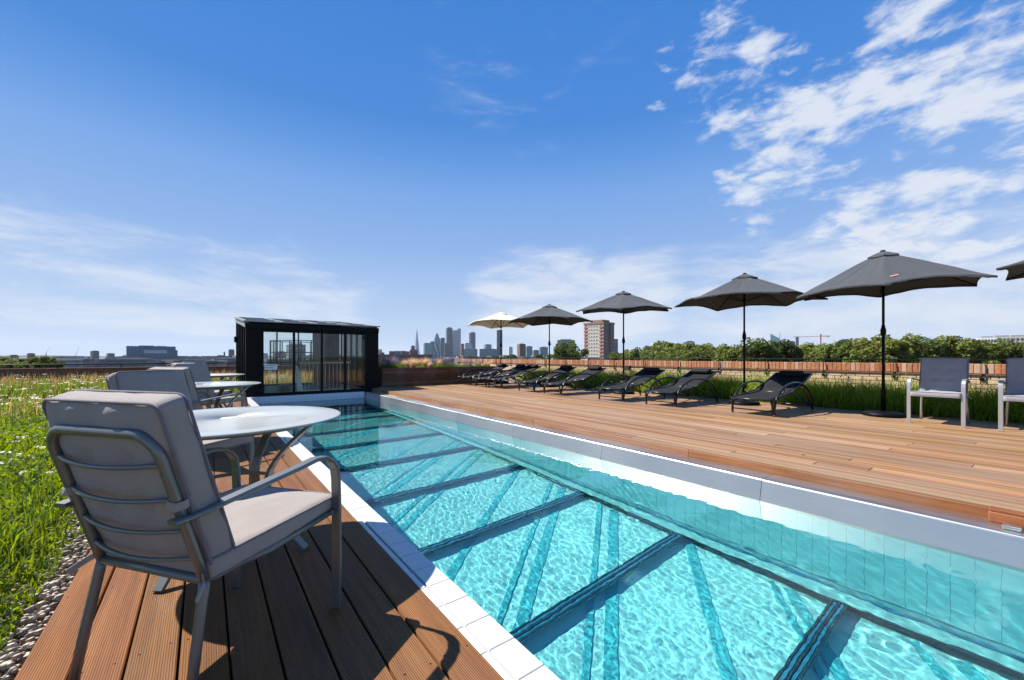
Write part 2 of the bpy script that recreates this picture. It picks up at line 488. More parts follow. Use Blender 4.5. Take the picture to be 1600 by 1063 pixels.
def brickwall(name, a, b, mortar, rot):
    t = MT(name)
    br = t.node('ShaderNodeTexBrick'); br.inputs['Scale'].default_value = 1; br.inputs['Brick Width'].default_value = .225; br.inputs['Row Height'].default_value = .075
    br.inputs['Mortar Size'].default_value = .006; br.inputs['Color1'].default_value = (*a, 1); br.inputs['Color2'].default_value = (*b, 1); br.inputs['Mortar'].default_value = (*mortar, 1)
    t.link(t.coord(rot=rot), br.inputs[0])
    n = t.noise(t.coord(), 9, 5)
    t.set(Base_Color=t.mix(t.math('MULTIPLY', n, .4), br.outputs['Color'], tuple(q * .5 for q in a)), Roughness=.9, Specular_IOR_Level=.1)
    t.bump(br.outputs['Fac'], -.5, .006); return t.m
M_bwall = brickwall('far_parapet_brick', (.17, .075, .045), (.24, .12, .075), (.22, .18, .15), (PI / 2, 0, 0))

t = MT('meadow_soil'); n = t.noise(t.world(), 3, 6)
t.set(Base_Color=t.ramp(n, [(.3, (.035, .045, .012)), (.7, (.085, .095, .03))]), Roughness=.95, Specular_IOR_Level=.1); t.bump(n, .6, .03); M_meadow = t.m
t = MT('city_ground'); n = t.noise(t.world((.01, .01, .01)), 1.5, 7, .6)
t.set(Base_Color=t.ramp(n, [(.35, (.05, .075, .03)), (.5, (.09, .09, .075)), (.65, (.16, .15, .14))]), Roughness=.95, Specular_IOR_Level=.1); M_ground = t.m

t = MT('pebble'); a = t.node('ShaderNodeAttribute', attribute_name='tint'); n = t.noise(t.coord(), 60, 4)
t.set(Base_Color=t.mix(t.math('MULTIPLY', n, .35), a.outputs['Color'], (.16, .14, .12)), Roughness=.75); M_pebble = t.m

def facade(name, wall, glass_, fh=3.5, bay=4.0, frac=.6, rough=.3, metal=0.0, vfrac=.75):
    """horizontal floors and vertical bays for buildings too far away to pick the panes apart"""
    t = MT(name)
    sx = t.node('ShaderNodeSeparateXYZ'); t.link(t.coord(), sx.inputs[0])
    fz = t.math('FRACT', t.math('DIVIDE', sx.outputs[2], fh)); fx = t.math('FRACT', t.math('DIVIDE', t.math('ADD', sx.outputs[0], sx.outputs[1]), bay))
    m1 = t.math('MULTIPLY', t.math('LESS_THAN', fz, frac), t.math('LESS_THAN', fx, vfrac))
    n = t.noise(t.coord((.05, .05, .05)), 1.5, 4)
    g2 = t.mix(n, tuple(q * .7 for q in glass_), tuple(min(1, q * 1.35) for q in glass_))
    t.set(Base_Color=t.mix(m1, wall, g2), Roughness=rough, Metallic=metal, Specular_IOR_Level=.5); return t.m
L.cycles.use_multiple_importance_sampling = False

# ================================================================== SETTING
GZ = -18.0
PX0, PX1, PY0, PY1 = .87, 3.60, -2.2, 11.72       # pool basin
WZ, FZ, BZ = -.165, -1.335, -1.425                  # water, glass floor, base below the glass
DX0 = -.481                                        # outer edge of the near deck
RX0, RX1, RZ = 3.87, 8.95, .08                     # raised deck
WALLX = 10.6

g = MB().box((-14000, -14000, GZ - 1), (14000, 14000, GZ)).build('ground', M_ground); tag(g, kind='structure')
m = MB()
m.box((-16, -4, -1.0), (DX0 - .0, 19.6, -.06))                    # under the meadow
m.box((DX0, -4, -1.0), (PX0 - .10, 19.6, -.06)); m.box((PX0 - .10, PY1 + .2, -1.0), (RX0, 19.6, -.06))
m.box((RX0 + .05, -4, -1.0), (WALLX + .3, 19.6, -.045))
m.box((-16, -4, GZ), (PX0 - .3, 19.6, -1.0)); m.box((RX0 + .05, -4, GZ), (WALLX + .3, 19.6, -1.0)); m.box((PX0 - .3, -4, GZ), (RX0 + .05, 19.6, -3))
o = m.build('roof_terrace', M_concrete); tag(o, kind='structure')
# meadow ground: gently uneven sheet
vs = []; fs = []
nx, ny = 40, 60
for j in range(ny + 1):
    for i in range(nx + 1):
        x = -15.9 + (15.9 - .60) * i / nx; y = -1 + 20.2 * j / ny
        e = min(1, (-.60 - x) / .35)
        vs.append((x, y, -.045 + e * (.06 + .05 * noise.noise(Vector((x * .6, y * .6, 0))))))
for j in range(ny):
    for i in range(nx):
        a = j * (nx + 1) + i; fs.append((a, a + 1, a + nx + 2, a + nx + 1))
o = MB().add(vs, fs, True).build('meadow_ground', M_meadow); tag(o, kind='structure')
o = MB().box((DX0 + .3, 12.1, -.05), (8.9, 19.2, .0)).build('meadow_ground', M_meadow); tag(o, kind='structure')

# ---- near deck: grooved boards
deck = MB().box((DX0 + .02, -1.6, -.058), (PX0 - .13, 11.9, -.040)).build('deck_left', M_black); tag(deck, kind='structure')
pitch = (0.744 - DX0) / 9
cuts = [[-1.5, 2.9, 6.6, 9.4, 11.9], [-1.5, 4.1, 7.9, 11.9], [-1.5, 3.4, 6.0, 9.9, 11.9], [-1.5, 5.0, 8.6, 11.9], [-1.5, 3.1, 7.2, 10.4, 11.9]]
for k in range(9):
    c = cuts[(k * 2) % 5]
    for a, b in zip(c[:-1], c[1:]):
        x0 = DX0 + k * pitch + .003; dzz = random.uniform(-.001, .001)
        o = MB().bbox((-(pitch - .008) / 2, -(b - a) / 2 + .002, -.03), ((pitch - .008) / 2, (b - a) / 2 - .002, 0), .003).build('board', M_deck, deck)
        o.location = (x0 + pitch / 2, (a + b) / 2, dzz); o.rotation_euler.z = random.uniform(-.0004, .0004)
        if k in (2, 5, 8) or True:
            for yy in np.arange(a + .25, b - .1, .62):
                for sx in (-.042, .042):
                    if yy < 3.2:
                        q = MB().lathe([(.0035, 0), (.003, .0012)], 8).build('screw', M_black, o)
                        q.location = (sx + random.uniform(-.004, .004), yy - (a + b) / 2 + random.uniform(-.01, .01), -.0005)

# ---- raised deck
deck2 = MB().box((RX0 + .03, -2.6, -.044), (RX1 - .01, 12.6, .045)).build('deck_right', M_black); tag(deck2, kind='structure')
nb = 37; p2 = (RX1 - RX0 - .004) / nb
for k in range(nb):
    y = -2.6 + random.uniform(0, 2.2) - 2
    while y < 12.6:
        y2 = min(12.6, y + random.uniform(4.2, 6.5))
        if 12.6 - y2 < .8: y2 = 12.6
        a, b = max(y, -2.6), y2
        if b > -2.5:
            o = MB().bbox((-(p2 - .004) / 2, -(b - a) / 2 + .0015, -.03), ((p2 - .004) / 2, (b - a) / 2 - .0015, 0), .003).build('board', M_deck2, deck2)
            o.location = (RX0 + .004 + (k + .5) * p2, (a + b) / 2, RZ + random.uniform(-.0012, .0012))
        y = y2
y = -2.6
while y < 11.9:
    y2 = min(11.9, y + 2.41)
    o = MB().bbox((-.011, y + .001, -.008), (.011, y2 - .001, RZ - .012), .003).build('fascia_board', M_fascia, deck2)
    o.location = (RX0 - .006 + random.uniform(-.002, .002), 0, random.uniform(-.003, .002))
    y = y2

# ---- pool: coping, walls, steel rim, glass floor
def recv(o): o.cycles.is_caustics_receiver = True; return o
pool = MB().box((PX0 - .10, PY0, -1.9), (PX0 - .004, PY1 + .12, -.035)).box((PX1 + .006, PY0, -1.9), (PX1 + .10, PY1 + .12, -.23)) \
    .box((PX0 - .004, PY1 + .006, -1.9), (PX1 + .006, PY1 + .12, -.02)).box((PX0 - .004, PY0 - .1, -1.9), (PX1 + .006, PY0, -.02)).build('pool_walls', M_poolbase)
tag(pool, kind='structure'); recv(pool)
# coping tiles
cop = MB().box((.742, PY0, -.03), (PX0 + .012, PY1 + .1, -.0075)).build('pool_coping', M_grout); tag(cop, kind='structure')
tm = MB().bbox((-.052, -.0785, -.01), (.052, .0785, 0), .002).mesh('coping_tile', M_tile)
tm2 = MB().bbox((-.0115, -.0785, -.01), (.0115, .0785, 0), .0015).mesh('coping_edge_tile', M_tile)
y = -1.08
while y < PY1 + .1:
    o = obj('coping_tile', tm, cop); o.location = (PX0 + .013 - .052, y + .0795, random.uniform(-.0006, .0006)); o.rotation_euler.z = random.uniform(-.002, .002)
    o = obj('coping_edge_tile', tm2, cop); o.location = (.755, y + .0795, random.uniform(-.0006, .0006))
    y += .1605
# far end tiles (above and below the water)
fw = MB().box((PX0, PY1 - .004, -1.85), (PX1, PY1 + .004, -.008)).build('pool_end_wall', M_grout); tag(fw, kind='structure'); recv(fw)
te = MB().bbox((-.0485, -.006, -.158), (.0485, .006, 0), .0015).mesh('tile', M_ftile)
teb = MB().bbox((-.0485, -.006, -.60), (.0485, .006, 0), .0015).mesh('tile', M_ptile)
k = 0
x = PX0 + .05
while x < PX1 - .03:
    for me, z in ((te, -.006), (teb, -.168), (teb, -.772)):
        o = obj('tile', me, fw); o.location = (x, PY1 - .009, z); recv(o)
    x += .1
o = MB().bbox((PX0, PY1 - .012, -.012), (PX1, PY1 + .16, .004), .003).build('end_coping', M_ftile, fw)
# shallow step at the far end
st = MB().bbox((PX0 + .9, PY1 - .62, -.42), (PX1 - .02, PY1 - .02, -.30), .01).build('pool_step', M_tile); tag(st, kind='structure'); recv(st)
# right side wall: tall narrow tiles under the steel rim
rw = MB().box((PX1 - .003, PY0, -1.8), (PX1 + .005, PY1, -.18)).build('pool_side_wall', M_pgrout); tag(rw, kind='structure'); recv(rw)
ts = MB().bbox((-.006, -.0494, -.5), (.006, .0494, 0), .0008).mesh('tile', M_ptile)
yy = -1.0
rest = MB()
while yy < PY1 - .05:
    for z in (-.225, -.727):
        if yy < 7.6:
            o = obj('tile', ts, rw); o.location = (PX1 - .007, yy + .05, z); recv(o)
        else:
            rest.box((PX1 - .013, yy + .0015, z - .5), (PX1 - .001, yy + .0985, z))
    yy += .1
o = rest.build('tile_field', M_ptile, rw); o['kind'] = 'stuff'; recv(o)
# steel rim panels
rim = MB().box((PX1 + .075, PY0, -.30), (RX0 - .02, PY1, -.03)).build('pool_rim', M_concrete); tag(rim, kind='structure')
seams = [-2.2] + [-.21 + 1.67 * k for k in range(8)]
seams = [s_ for s_ in seams if s_ < PY1 - .4] + [PY1]
for a, b in zip(seams[:-1], seams[1:]):
    L2 = (b - a) / 2 - .0018
    prof = [(PX1 + .001, -.222), (PX1 - .012, -.222), (PX1 - .012, -.172), (PX1 + .030, -.012), (PX1 + .033, -.006), (PX1 + .037, -.002), (PX1 + .044, 0), (RX0 - .022, .003), (RX0 - .022, -.012), (PX1 + .050, -.016), (PX1 + .041, -.022)]
    m = MB(); nP = len(prof)
    m.add([(x, s_ * L2, z) for s_ in (-1, 1) for x, z in prof], [(i, (i + 1) % nP, nP + (i + 1) % nP, nP + i)[::-1] for i in range(nP)] + [tuple(range(nP)), tuple(range(2 * nP - 1, nP - 1, -1))])
    o = m.build('steel_panel', M_steel, rim); o.location = (0, (a + b) / 2, random.uniform(-.0005, .0005))
# ledge along the foot of the side wall and the frame of the glass floor
gf = empty('glass_floor', (0, 0, 0)); tag(gf, kind='structure')
ys = [.905 + 1.185 * k for k in range(-3, 10)]
o = recv(MB().bbox((PX1 - .135, PY0, FZ - .03), (PX1 - .012, PY1, FZ + .022), .006).build('ledge', M_ledge, gf))
o = recv(MB().box((PX1 - .035, PY0, FZ + .0225), (PX1 - .013, PY1, FZ + .034)).build('ledge_seal', M_jointb, gf))
o = recv(MB().box((PX1 - .152, PY0, FZ - .03), (PX1 - .136, PY1, FZ + .016)).build('floor_edge_seal', M_joint, gf))
o = recv(MB().box((PX0, PY0, FZ - .12), (PX0 + .02, PY1, FZ + .012)).build('floor_edge_seal', M_joint, gf))
def pane(x0, x1, y0, y1, z0, z1):
    m = MB()
    m.add([(x0, y0, z1), (x1, y0, z1), (x1, y1, z1), (x0, y1, z1)], [(0, 1, 2, 3)], True)
    m.add([(x0, y0, z0), (x1, y0, z0), (x1, y1, z0), (x0, y1, z0)], [(3, 2, 1, 0)], True)
    e = .0004
    m.add([(x, y, z) for z in (z0 + e, z1 - e) for x, y in ((x0, y0), (x1, y0), (x1, y1), (x0, y1))], [(0, 1, 5, 4), (1, 2, 6, 5), (2, 3, 7, 6), (3, 0, 4, 7)])
    return m
for k, y in enumerate(ys):
    if y > PY1 - .1: break
    for dy, w, mt in ((-.040, .013, M_joint), (-.020, .016, M_jointb), (0, .012, M_joint), (.020, .016, M_jointb), (.040, .013, M_joint)):
        recv(MB().box((PX0 + .02, y + dy - w / 2, FZ - .022), (PX1 - .152, y + dy + w / 2, FZ + .008 + (.005 if mt is M_joint else 0))).build('joint_bar', mt, gf))
    recv(MB().bbox((PX1 - .33, y - .032, BZ), (PX1 - .24, y + .032, FZ - .023), .004).build('floor_post', M_post_stripe, gf))
    y2 = min(ys[k + 1] if k + 1 < len(ys) else PY1, PY1)
    o = pane(PX0 + .021, PX1 - .153, y + .0475, y2 - .0475, FZ - .02, FZ).build('floor_pane', M_fglass, gf)
    o.cycles.is_caustics_caster = True
base = recv(MB().box((PX0 - .09, PY0, BZ - .12), (PX1 + .09, PY1 + .1, BZ - .021)).build('pool_base', M_poolbase)); tag(base, kind='structure')
for k, y in enumerate(ys):
    y2 = ys[k + 1] if k + 1 < len(ys) else PY1 + .09
    if y > PY1: break
    f_ = 1.0 if y < 2.5 else max(.34, 1.0 - .115 * (y - 2.5))  # unlit room below put into the colour: panels darken towards the far end
    mb_ = plain('base_panel_shade', (.86 * f_, .87 * f_, .83 * f_), .5, var=.08, nscale=3)
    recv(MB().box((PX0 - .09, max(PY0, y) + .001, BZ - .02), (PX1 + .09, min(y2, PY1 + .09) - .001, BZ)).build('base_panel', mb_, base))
# shade stripes under the panes, built as flat teal diagonal bars
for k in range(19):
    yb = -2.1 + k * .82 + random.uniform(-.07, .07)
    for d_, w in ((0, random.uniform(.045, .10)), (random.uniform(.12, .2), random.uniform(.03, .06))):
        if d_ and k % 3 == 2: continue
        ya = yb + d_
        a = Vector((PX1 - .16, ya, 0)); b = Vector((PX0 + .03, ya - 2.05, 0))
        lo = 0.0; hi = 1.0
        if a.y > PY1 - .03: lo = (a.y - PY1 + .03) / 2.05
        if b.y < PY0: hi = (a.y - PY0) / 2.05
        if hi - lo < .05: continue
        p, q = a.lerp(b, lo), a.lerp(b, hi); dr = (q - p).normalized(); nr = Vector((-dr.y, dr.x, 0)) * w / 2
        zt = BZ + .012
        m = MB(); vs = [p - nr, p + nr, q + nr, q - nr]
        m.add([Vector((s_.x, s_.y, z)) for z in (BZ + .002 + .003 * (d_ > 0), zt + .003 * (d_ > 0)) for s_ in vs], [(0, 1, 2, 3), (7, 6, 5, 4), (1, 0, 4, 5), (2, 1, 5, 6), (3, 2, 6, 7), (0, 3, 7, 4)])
        recv(m.build('diagonal_bar', M_post_stripe, gf))  # stands in for a shade stripe
# bolt heads on the posts
# water
nx = 300
yv = [-.6]
while yv[-1] < PY1 - .016:
    yv.append(yv[-1] + (.0085 if yv[-1] < 3.2 else .0085 + .0017 * (yv[-1] - 3.2)))
yv[-1] = PY1 - .016
yv = [PY0, -1.6, -1.2, -.9, -.75] + yv
vs = []
xs = np.linspace(PX0 + .003, PX1 - .0135, nx + 1)
for y in yv:
    for x in xs:
        g_ = 1.0 + .6 * noise.noise(Vector((x * 1.3 + 4, y * .9, 9)))
        z = .0008 * noise.noise(Vector((x * 3.1, y * 2.6, 0))) + g_ * (.00034 * noise.noise(Vector((x * 10, y * 7.5, 3))) + .00027 * noise.noise(Vector((x * 26, y * 17, 7))))
        for (cx, cy, am) in ((3.28, .34, .0011), (2.9, 1.25, .0004), (3.35, 3.1, .0006)):          # small inlets stirring rings
            d = math.hypot(x - cx, y - cy)
            if d < .55: z += am * math.cos(d * 62) * math.exp(-d * 5.5)
        vs.append((x, y, WZ + z))
i0 = np.arange(len(yv) - 1)[:, None] * (nx + 1) + np.arange(nx)[None, :]
q = np.stack([i0, i0 + 1, i0 + nx + 2, i0 + nx + 1], -1).reshape(-1, 4)
o = obj('pool_water', fast_mesh('pool_water', vs, [q], M_water, smooth=True)); tag(o, kind='structure')
o.cycles.is_caustics_caster = True

# ================================================================== CHAIRS
def rounded_box(hx, hy, hz, r, fn=None, n=(14, 14, 4)):
    """cushion: box with round edges, fn(p) may dent it"""
    m = MB()
    def put(axis, sgn, na, nb):
        a, b = [(1, 2), (2, 0), (0, 1)][axis]; H = (hx, hy, hz)
        vs = []
        for i in range(na + 1):
            for j in range(nb + 1):
                p = [0, 0, 0]; p[axis] = sgn * H[axis]
                sa = (i / na * 2 - 1); sb = (j / nb * 2 - 1)
                p[a] = H[a] * math.copysign(1 - (1 - abs(sa)) ** 1.25, sa); p[b] = H[b] * math.copysign(1 - (1 - abs(sb)) ** 1.25, sb)
                c = [max(-(H[k] - r), min(H[k] - r, p[k])) for k in range(3)]
                d = Vector([p[k] - c[k] for k in range(3)])
                p = Vector(c) + (d.normalized() * r if d.length > 1e-9 else d)
                if fn: p = fn(p)
                vs.append(p)
        fs = []
        for i in range(na):
            for j in range(nb):
                q = (i * (nb + 1) + j, (i + 1) * (nb + 1) + j, (i + 1) * (nb + 1) + j + 1, i * (nb + 1) + j + 1)
                fs.append(q if sgn > 0 else q[::-1])
        m.add(vs, fs, True)
    for ax in range(3):
        a, b = [(1, 2), (2, 0), (0, 1)][ax]
        put(ax, 1, n[a], n[b]); put(ax, -1, n[a], n[b])
    return m
def arc(c, r, a0, a1, n, ex, ey):
    return [Vector(c) + Vector(ex) * (r * math.cos(a0 + (a1 - a0) * i / n)) + Vector(ey) * (r * math.sin(a0 + (a1 - a0) * i / n)) for i in range(n + 1)]

CH = dict(rw=.215, fw=.258, dep=.490)
def back_y(z): return -(z - .36) * .30            # lean of the back posts
def make_chair(cush, frame):
    t = empty('garden_armchair')
    rw, fwid, dep = CH['rw'], CH['fw'], CH['dep']
    # back hoop: two posts and a top bar with rounded corners
    zt, rc = .80, .075
    path = [Vector((-rw, back_y(z), z)) for z in np.linspace(.36, zt - rc, 6)]
    e = Vector((0, back_y(1) - back_y(0), 1)); e.normalize()
    cl = Vector((-rw + rc, back_y(zt - rc), zt - rc)); cr = Vector((rw - rc, back_y(zt - rc), zt - rc))
    path += arc(cl, rc, PI, PI / 2, 6, (1, 0, 0), e)[1:] + arc(cr, rc, PI / 2, 0, 6, (1, 0, 0), e)
    path += [Vector((rw, back_y(z), z)) for z in np.linspace(zt - rc, .36, 6)][1:]
    MB().tube(path, .0145, 10).build('back_frame', frame, t)
    for z in (.715, .615, .52, .432):
        p = [Vector((x, back_y(z) - .032 * (1 - (x / rw) ** 2), z - .012 * (1 - (x / rw) ** 2))) for x in np.linspace(-rw, rw, 13)]
        MB().tube(p, .0068, 8).build('back_slat', frame, t)
    for s in (-1, 1):
        p = [Vector((s * rw, 0, .362)), Vector((s * (rw + .003), -.006, .33)), Vector((s * (rw + .012), -.035, .17)), Vector((s * (rw + .020), -.064, .0))]
        MB().tube(p, .0145, 10).build('leg', frame, t)
        # arm and front leg: one flat bar bent over
        ya = back_y(.565)
        xo = s * fwid
        pa = [Vector((s * (rw + .012), ya - .035, .560)), Vector((s * (rw + .020), ya + .02, .564)), Vector((s * (rw + .036), ya + .16, .585)), Vector((xo, ya + .36, .607)), Vector((xo, dep - .115, .617)),
              Vector((xo, dep - .065, .612)), Vector((xo, dep - .030, .592)), Vector((xo, dep - .008, .560)), Vector((xo, dep, .515))]
        MB().bar(pa, .042, .014, (1e-3, .25, 1)).build('arm', frame, t)
        pl = [Vector((xo, dep, .516)), Vector((xo, dep + .004, .40)), Vector((xo, dep + .004, .2)), Vector((xo, dep + .002, 0))]
        MB().bar(pl, .042, .014, (0, 1, 0)).build('leg', frame, t)
        MB().tube([Vector((s * rw, 0, .365)), Vector((s * (rw + .015), .2, .355)), Vector((s * (fwid - .012), dep, .385))], .011, 8).build('seat_rail', frame, t)
    MB().tube([(-rw, 0, .36), (rw, 0, .36)], .0145, 10).build('rear_bar', frame, t)
    MB().tube([(-fwid, dep - .012, .382), (fwid, dep - .012, .382)], .011, 8).build('front_bar', frame, t)
    MB().box((-rw - .01, .02, .372), (rw + .01, dep - .03, .376)).build('seat_sling', M_sling, t)
    # seat cushion
    hx, hy, hz = .238, .262, .034
    def fs_(p):
        b = (1 - (p.x / hx) ** 2) * (1 - (p.y / hy) ** 2)
        z = p.z + (.014 * max(0, b) if p.z > 0 else 0) + .006 * noise.noise(Vector((p.x * 8, p.y * 8, p.z * 4))) + .003 * noise.noise(Vector((p.x * 22, p.y * 15, p.z * 4)))
        for cx in (-.08, .08):
            for cy in (-.08, .09):
                d = math.hypot(p.x - cx, p.y - cy)
                if p.z > 0: z -= .010 * math.exp(-(d / .022) ** 2)
        return Vector((p.x, p.y, z))
    sc = rounded_box(hx, hy, hz, .018, fs_, (20, 20, 4)).build('seat_cushion', cush, t)
    sc.location = (0, .262, .398); sc.rotation_euler.x = .035
    def loop(hx, hy, z, r, k=5):
        out = []
        for (sx, sy, a0) in ((1, 1, 0), (-1, 1, PI / 2), (-1, -1, PI), (1, -1, 1.5 * PI)):
            out += arc((sx * (hx - r), sy * (hy - r), z), r, a0, a0 + PI / 2, k, (1, 0, 0), (0, 1, 0))
        return out
    for z in (-.029, .029):
        MB().tube(loop(hx - .002, hy - .002, z, .022), .0042, 6, False, True).build('piping', M_pipe, sc)
    # back cushion, built flat then stood up: local x across, y up the back, z towards the sitter
    hx, hy, hz = .235, .262, .044
    def fb(p):
        b = max(0, (1 - (p.x / hx) ** 2) * (1 - (p.y / hy) ** 2))
        z = p.z + math.copysign(.016 * b, p.z) + .009 * noise.noise(Vector((p.x * 9 + 3, p.y * 9, p.z * 5))) + .004 * noise.noise(Vector((p.x * 24 + 3, p.y * 14, p.z * 5)))
        for cx in (-.085, .085):
            for cy in (-.05, .10):
                d = math.hypot(p.x - cx, p.y - cy); z -= math.copysign(.020, p.z) * math.exp(-(d / .024) ** 2)
        z -= math.copysign(.010, p.z) * math.exp(-(p.y + .05) ** 2 / .0004) * (abs(p.x) < .10)
        return Vector((p.x + .004 * noise.noise(Vector((p.y * 10, p.z * 10, 5))), p.y, z))
    bc = rounded_box(hx, hy, hz, .028, fb, (22, 24, 5)).build('back_cushion', cush, t)
    lean = math.atan(.30)
    bc.rotation_euler = (PI / 2 - lean, 0, PI)
    zc = .640
    bc.location = (0, back_y(zc) + .058, zc)
    for z in (-.036, .036):
        MB().tube(loop(hx - .003, hy - .003, z, .034, 6), .0045, 6, False, True).build('piping', M_pipe, bc)
    # straps holding the cushion to the posts and ties at the seat
    for s in (-1, 1):
        z = .60; y = back_y(z)
        MB().bar([(s * (rw - .030), y + .022, z + .010), (s * (rw - .012), y - .019, z + .002), (s * (rw + .014), y - .017, z - .002), (s * (rw + .021), y + .004, z), (s * (rw + .012), y + .03, z + .008)], .004, .024, (0, 0, 1), .04).build('strap', cush, t)
        z = .385
        MB().bar([(s * (rw - .02), .035, .395), (s * (rw + .010), -.014, .378), (s * (rw + .030), -.024, .365), (s * (rw + .05), -.06, .340)], .004, .018, (0, 0, 1), .04).build('tie', cush, t)
    return t
chA = make_chair(M_cush, M_grey)
chB = make_chair(M_cush2, M_silver)
def put_chair(src, first, pos, facing, label, group, z=0):
    t = src if first else copy_tree(src)
    t.location = (pos[0], pos[1], z); t.rotation_euler = (0, 0, math.atan2(facing[1], facing[0]) - PI / 2)
    tag(t, label, 'chair', group); return t
GL = 'cushioned armchairs along the planted side of the pool'
put_chair(chA, True, (-.129, 1.642), (.80, .60), 'large grey cushioned metal armchair nearest the camera with its slatted back to us', GL)
put_chair(chA, False, (-.25, 3.75), (.68, -.73), 'grey cushioned armchair on the far side of the nearest round table, facing us', GL)
put_chair(chA, False, (-.20, 5.05), (.80, .60), 'grey cushioned armchair with its back to us before the middle round table', GL)
put_chair(chA, False, (-.10, 7.10), (.68, -.73), 'grey cushioned armchair facing us just beyond the middle round table', GL)
put_chair(chA, False, (-.20, 8.05), (.80, .60), 'grey cushioned armchair with its back to us before the farthest round table', GL)
put_chair(chA, False, (-.10, 9.95), (.68, -.73), 'grey cushioned armchair facing us beyond the farthest round table', GL)
GR = 'cushioned armchairs on the raised timber deck by the wall'
put_chair(chB, True, (8.33, 1.00), (-1, .03), 'silver framed grey cushioned armchair standing beside the largest umbrella pole', GR, RZ)
put_chair(chB, False, (8.35, .20), (-1, -.02), 'silver framed grey cushioned armchair cut by the edge of the picture', GR, RZ)

# ================================================================== TABLES
def make_table():
    t = empty('round_table')
    r, z = .54, .675
    tp = MB().lathe([(.03, z - .007), (r - .012, z - .007), (r - .003, z - .005), (r, z - .001), (r - .002, z + .002), (r - .010, z + .0035), (.03, z + .0035), (.03, z - .007)], 72).build('table_top', M_ttop, t)
    MB().lathe([(.0, z + .0065), (.022, z + .006), (.036, z + .0048), (.037, z + .0037)], 24).build('hole_cap', M_white, tp)
    MB().tube([(.44 * math.cos(a), .44 * math.sin(a), z - .02) for a in np.linspace(0, 2 * PI, 49)[:-1]], .011, 8, False, True).build('top_ring', M_grey, t)
    MB().tube([(.205 * math.cos(a), .205 * math.sin(a), .335) for a in np.linspace(0, 2 * PI, 33)[:-1]], .010, 8, False, True).build('middle_ring', M_grey, t)
    for k in range(4):
        a = PI / 4 + k * PI / 2 + .10
        c, s = math.cos(a), math.sin(a)
        rr = lambda u: .43 - .83 * u + 1.02 * u * u - .20 * u ** 3
        p = []
        for u in np.linspace(0, 1, 15):
            rad = .44 - .235 * math.sin(min(1, u / .5) * PI / 2) if u < .5 else .205 + .205 * (1 - math.cos((u - .5) / .5 * PI / 2))
            p.append(Vector((rad * c, rad * s, (z - .025) * (1 - u) + .008 * u)))
        MB().bar(p, .05, .016, (c, s, .0)).build('leg', M_grey, t)
        m = Matrix.Translation((.222 * c, .222 * s, .335)) @ Matrix.Rotation(a, 4, 'Z') @ Matrix.Rotation(PI / 2, 4, 'Y')
        MB().lathe([(.007, 0), (.007, .004), (.004, .007), (0, .008)], 10, m).build('bolt', M_silver, t)
    return t
tb = make_table()
GT = 'round glass tables along the planted side of the pool'
for i, (x, y, rz, lab) in enumerate([(.10, 2.60, 0, 'round frosted glass table nearest the camera, in front of the largest armchair'),
                                     (.02, 5.95, .25, 'round frosted glass table in the middle of the row along the planting'),
                                     (.05, 8.95, .1, 'round frosted glass table farthest from the camera, close to the dark glazed pavilion')]):
    o = tb if i == 0 else copy_tree(tb)
    o.location = (x, y, 0); o.rotation_euler.z = rz; tag(o, lab, 'table', GT)

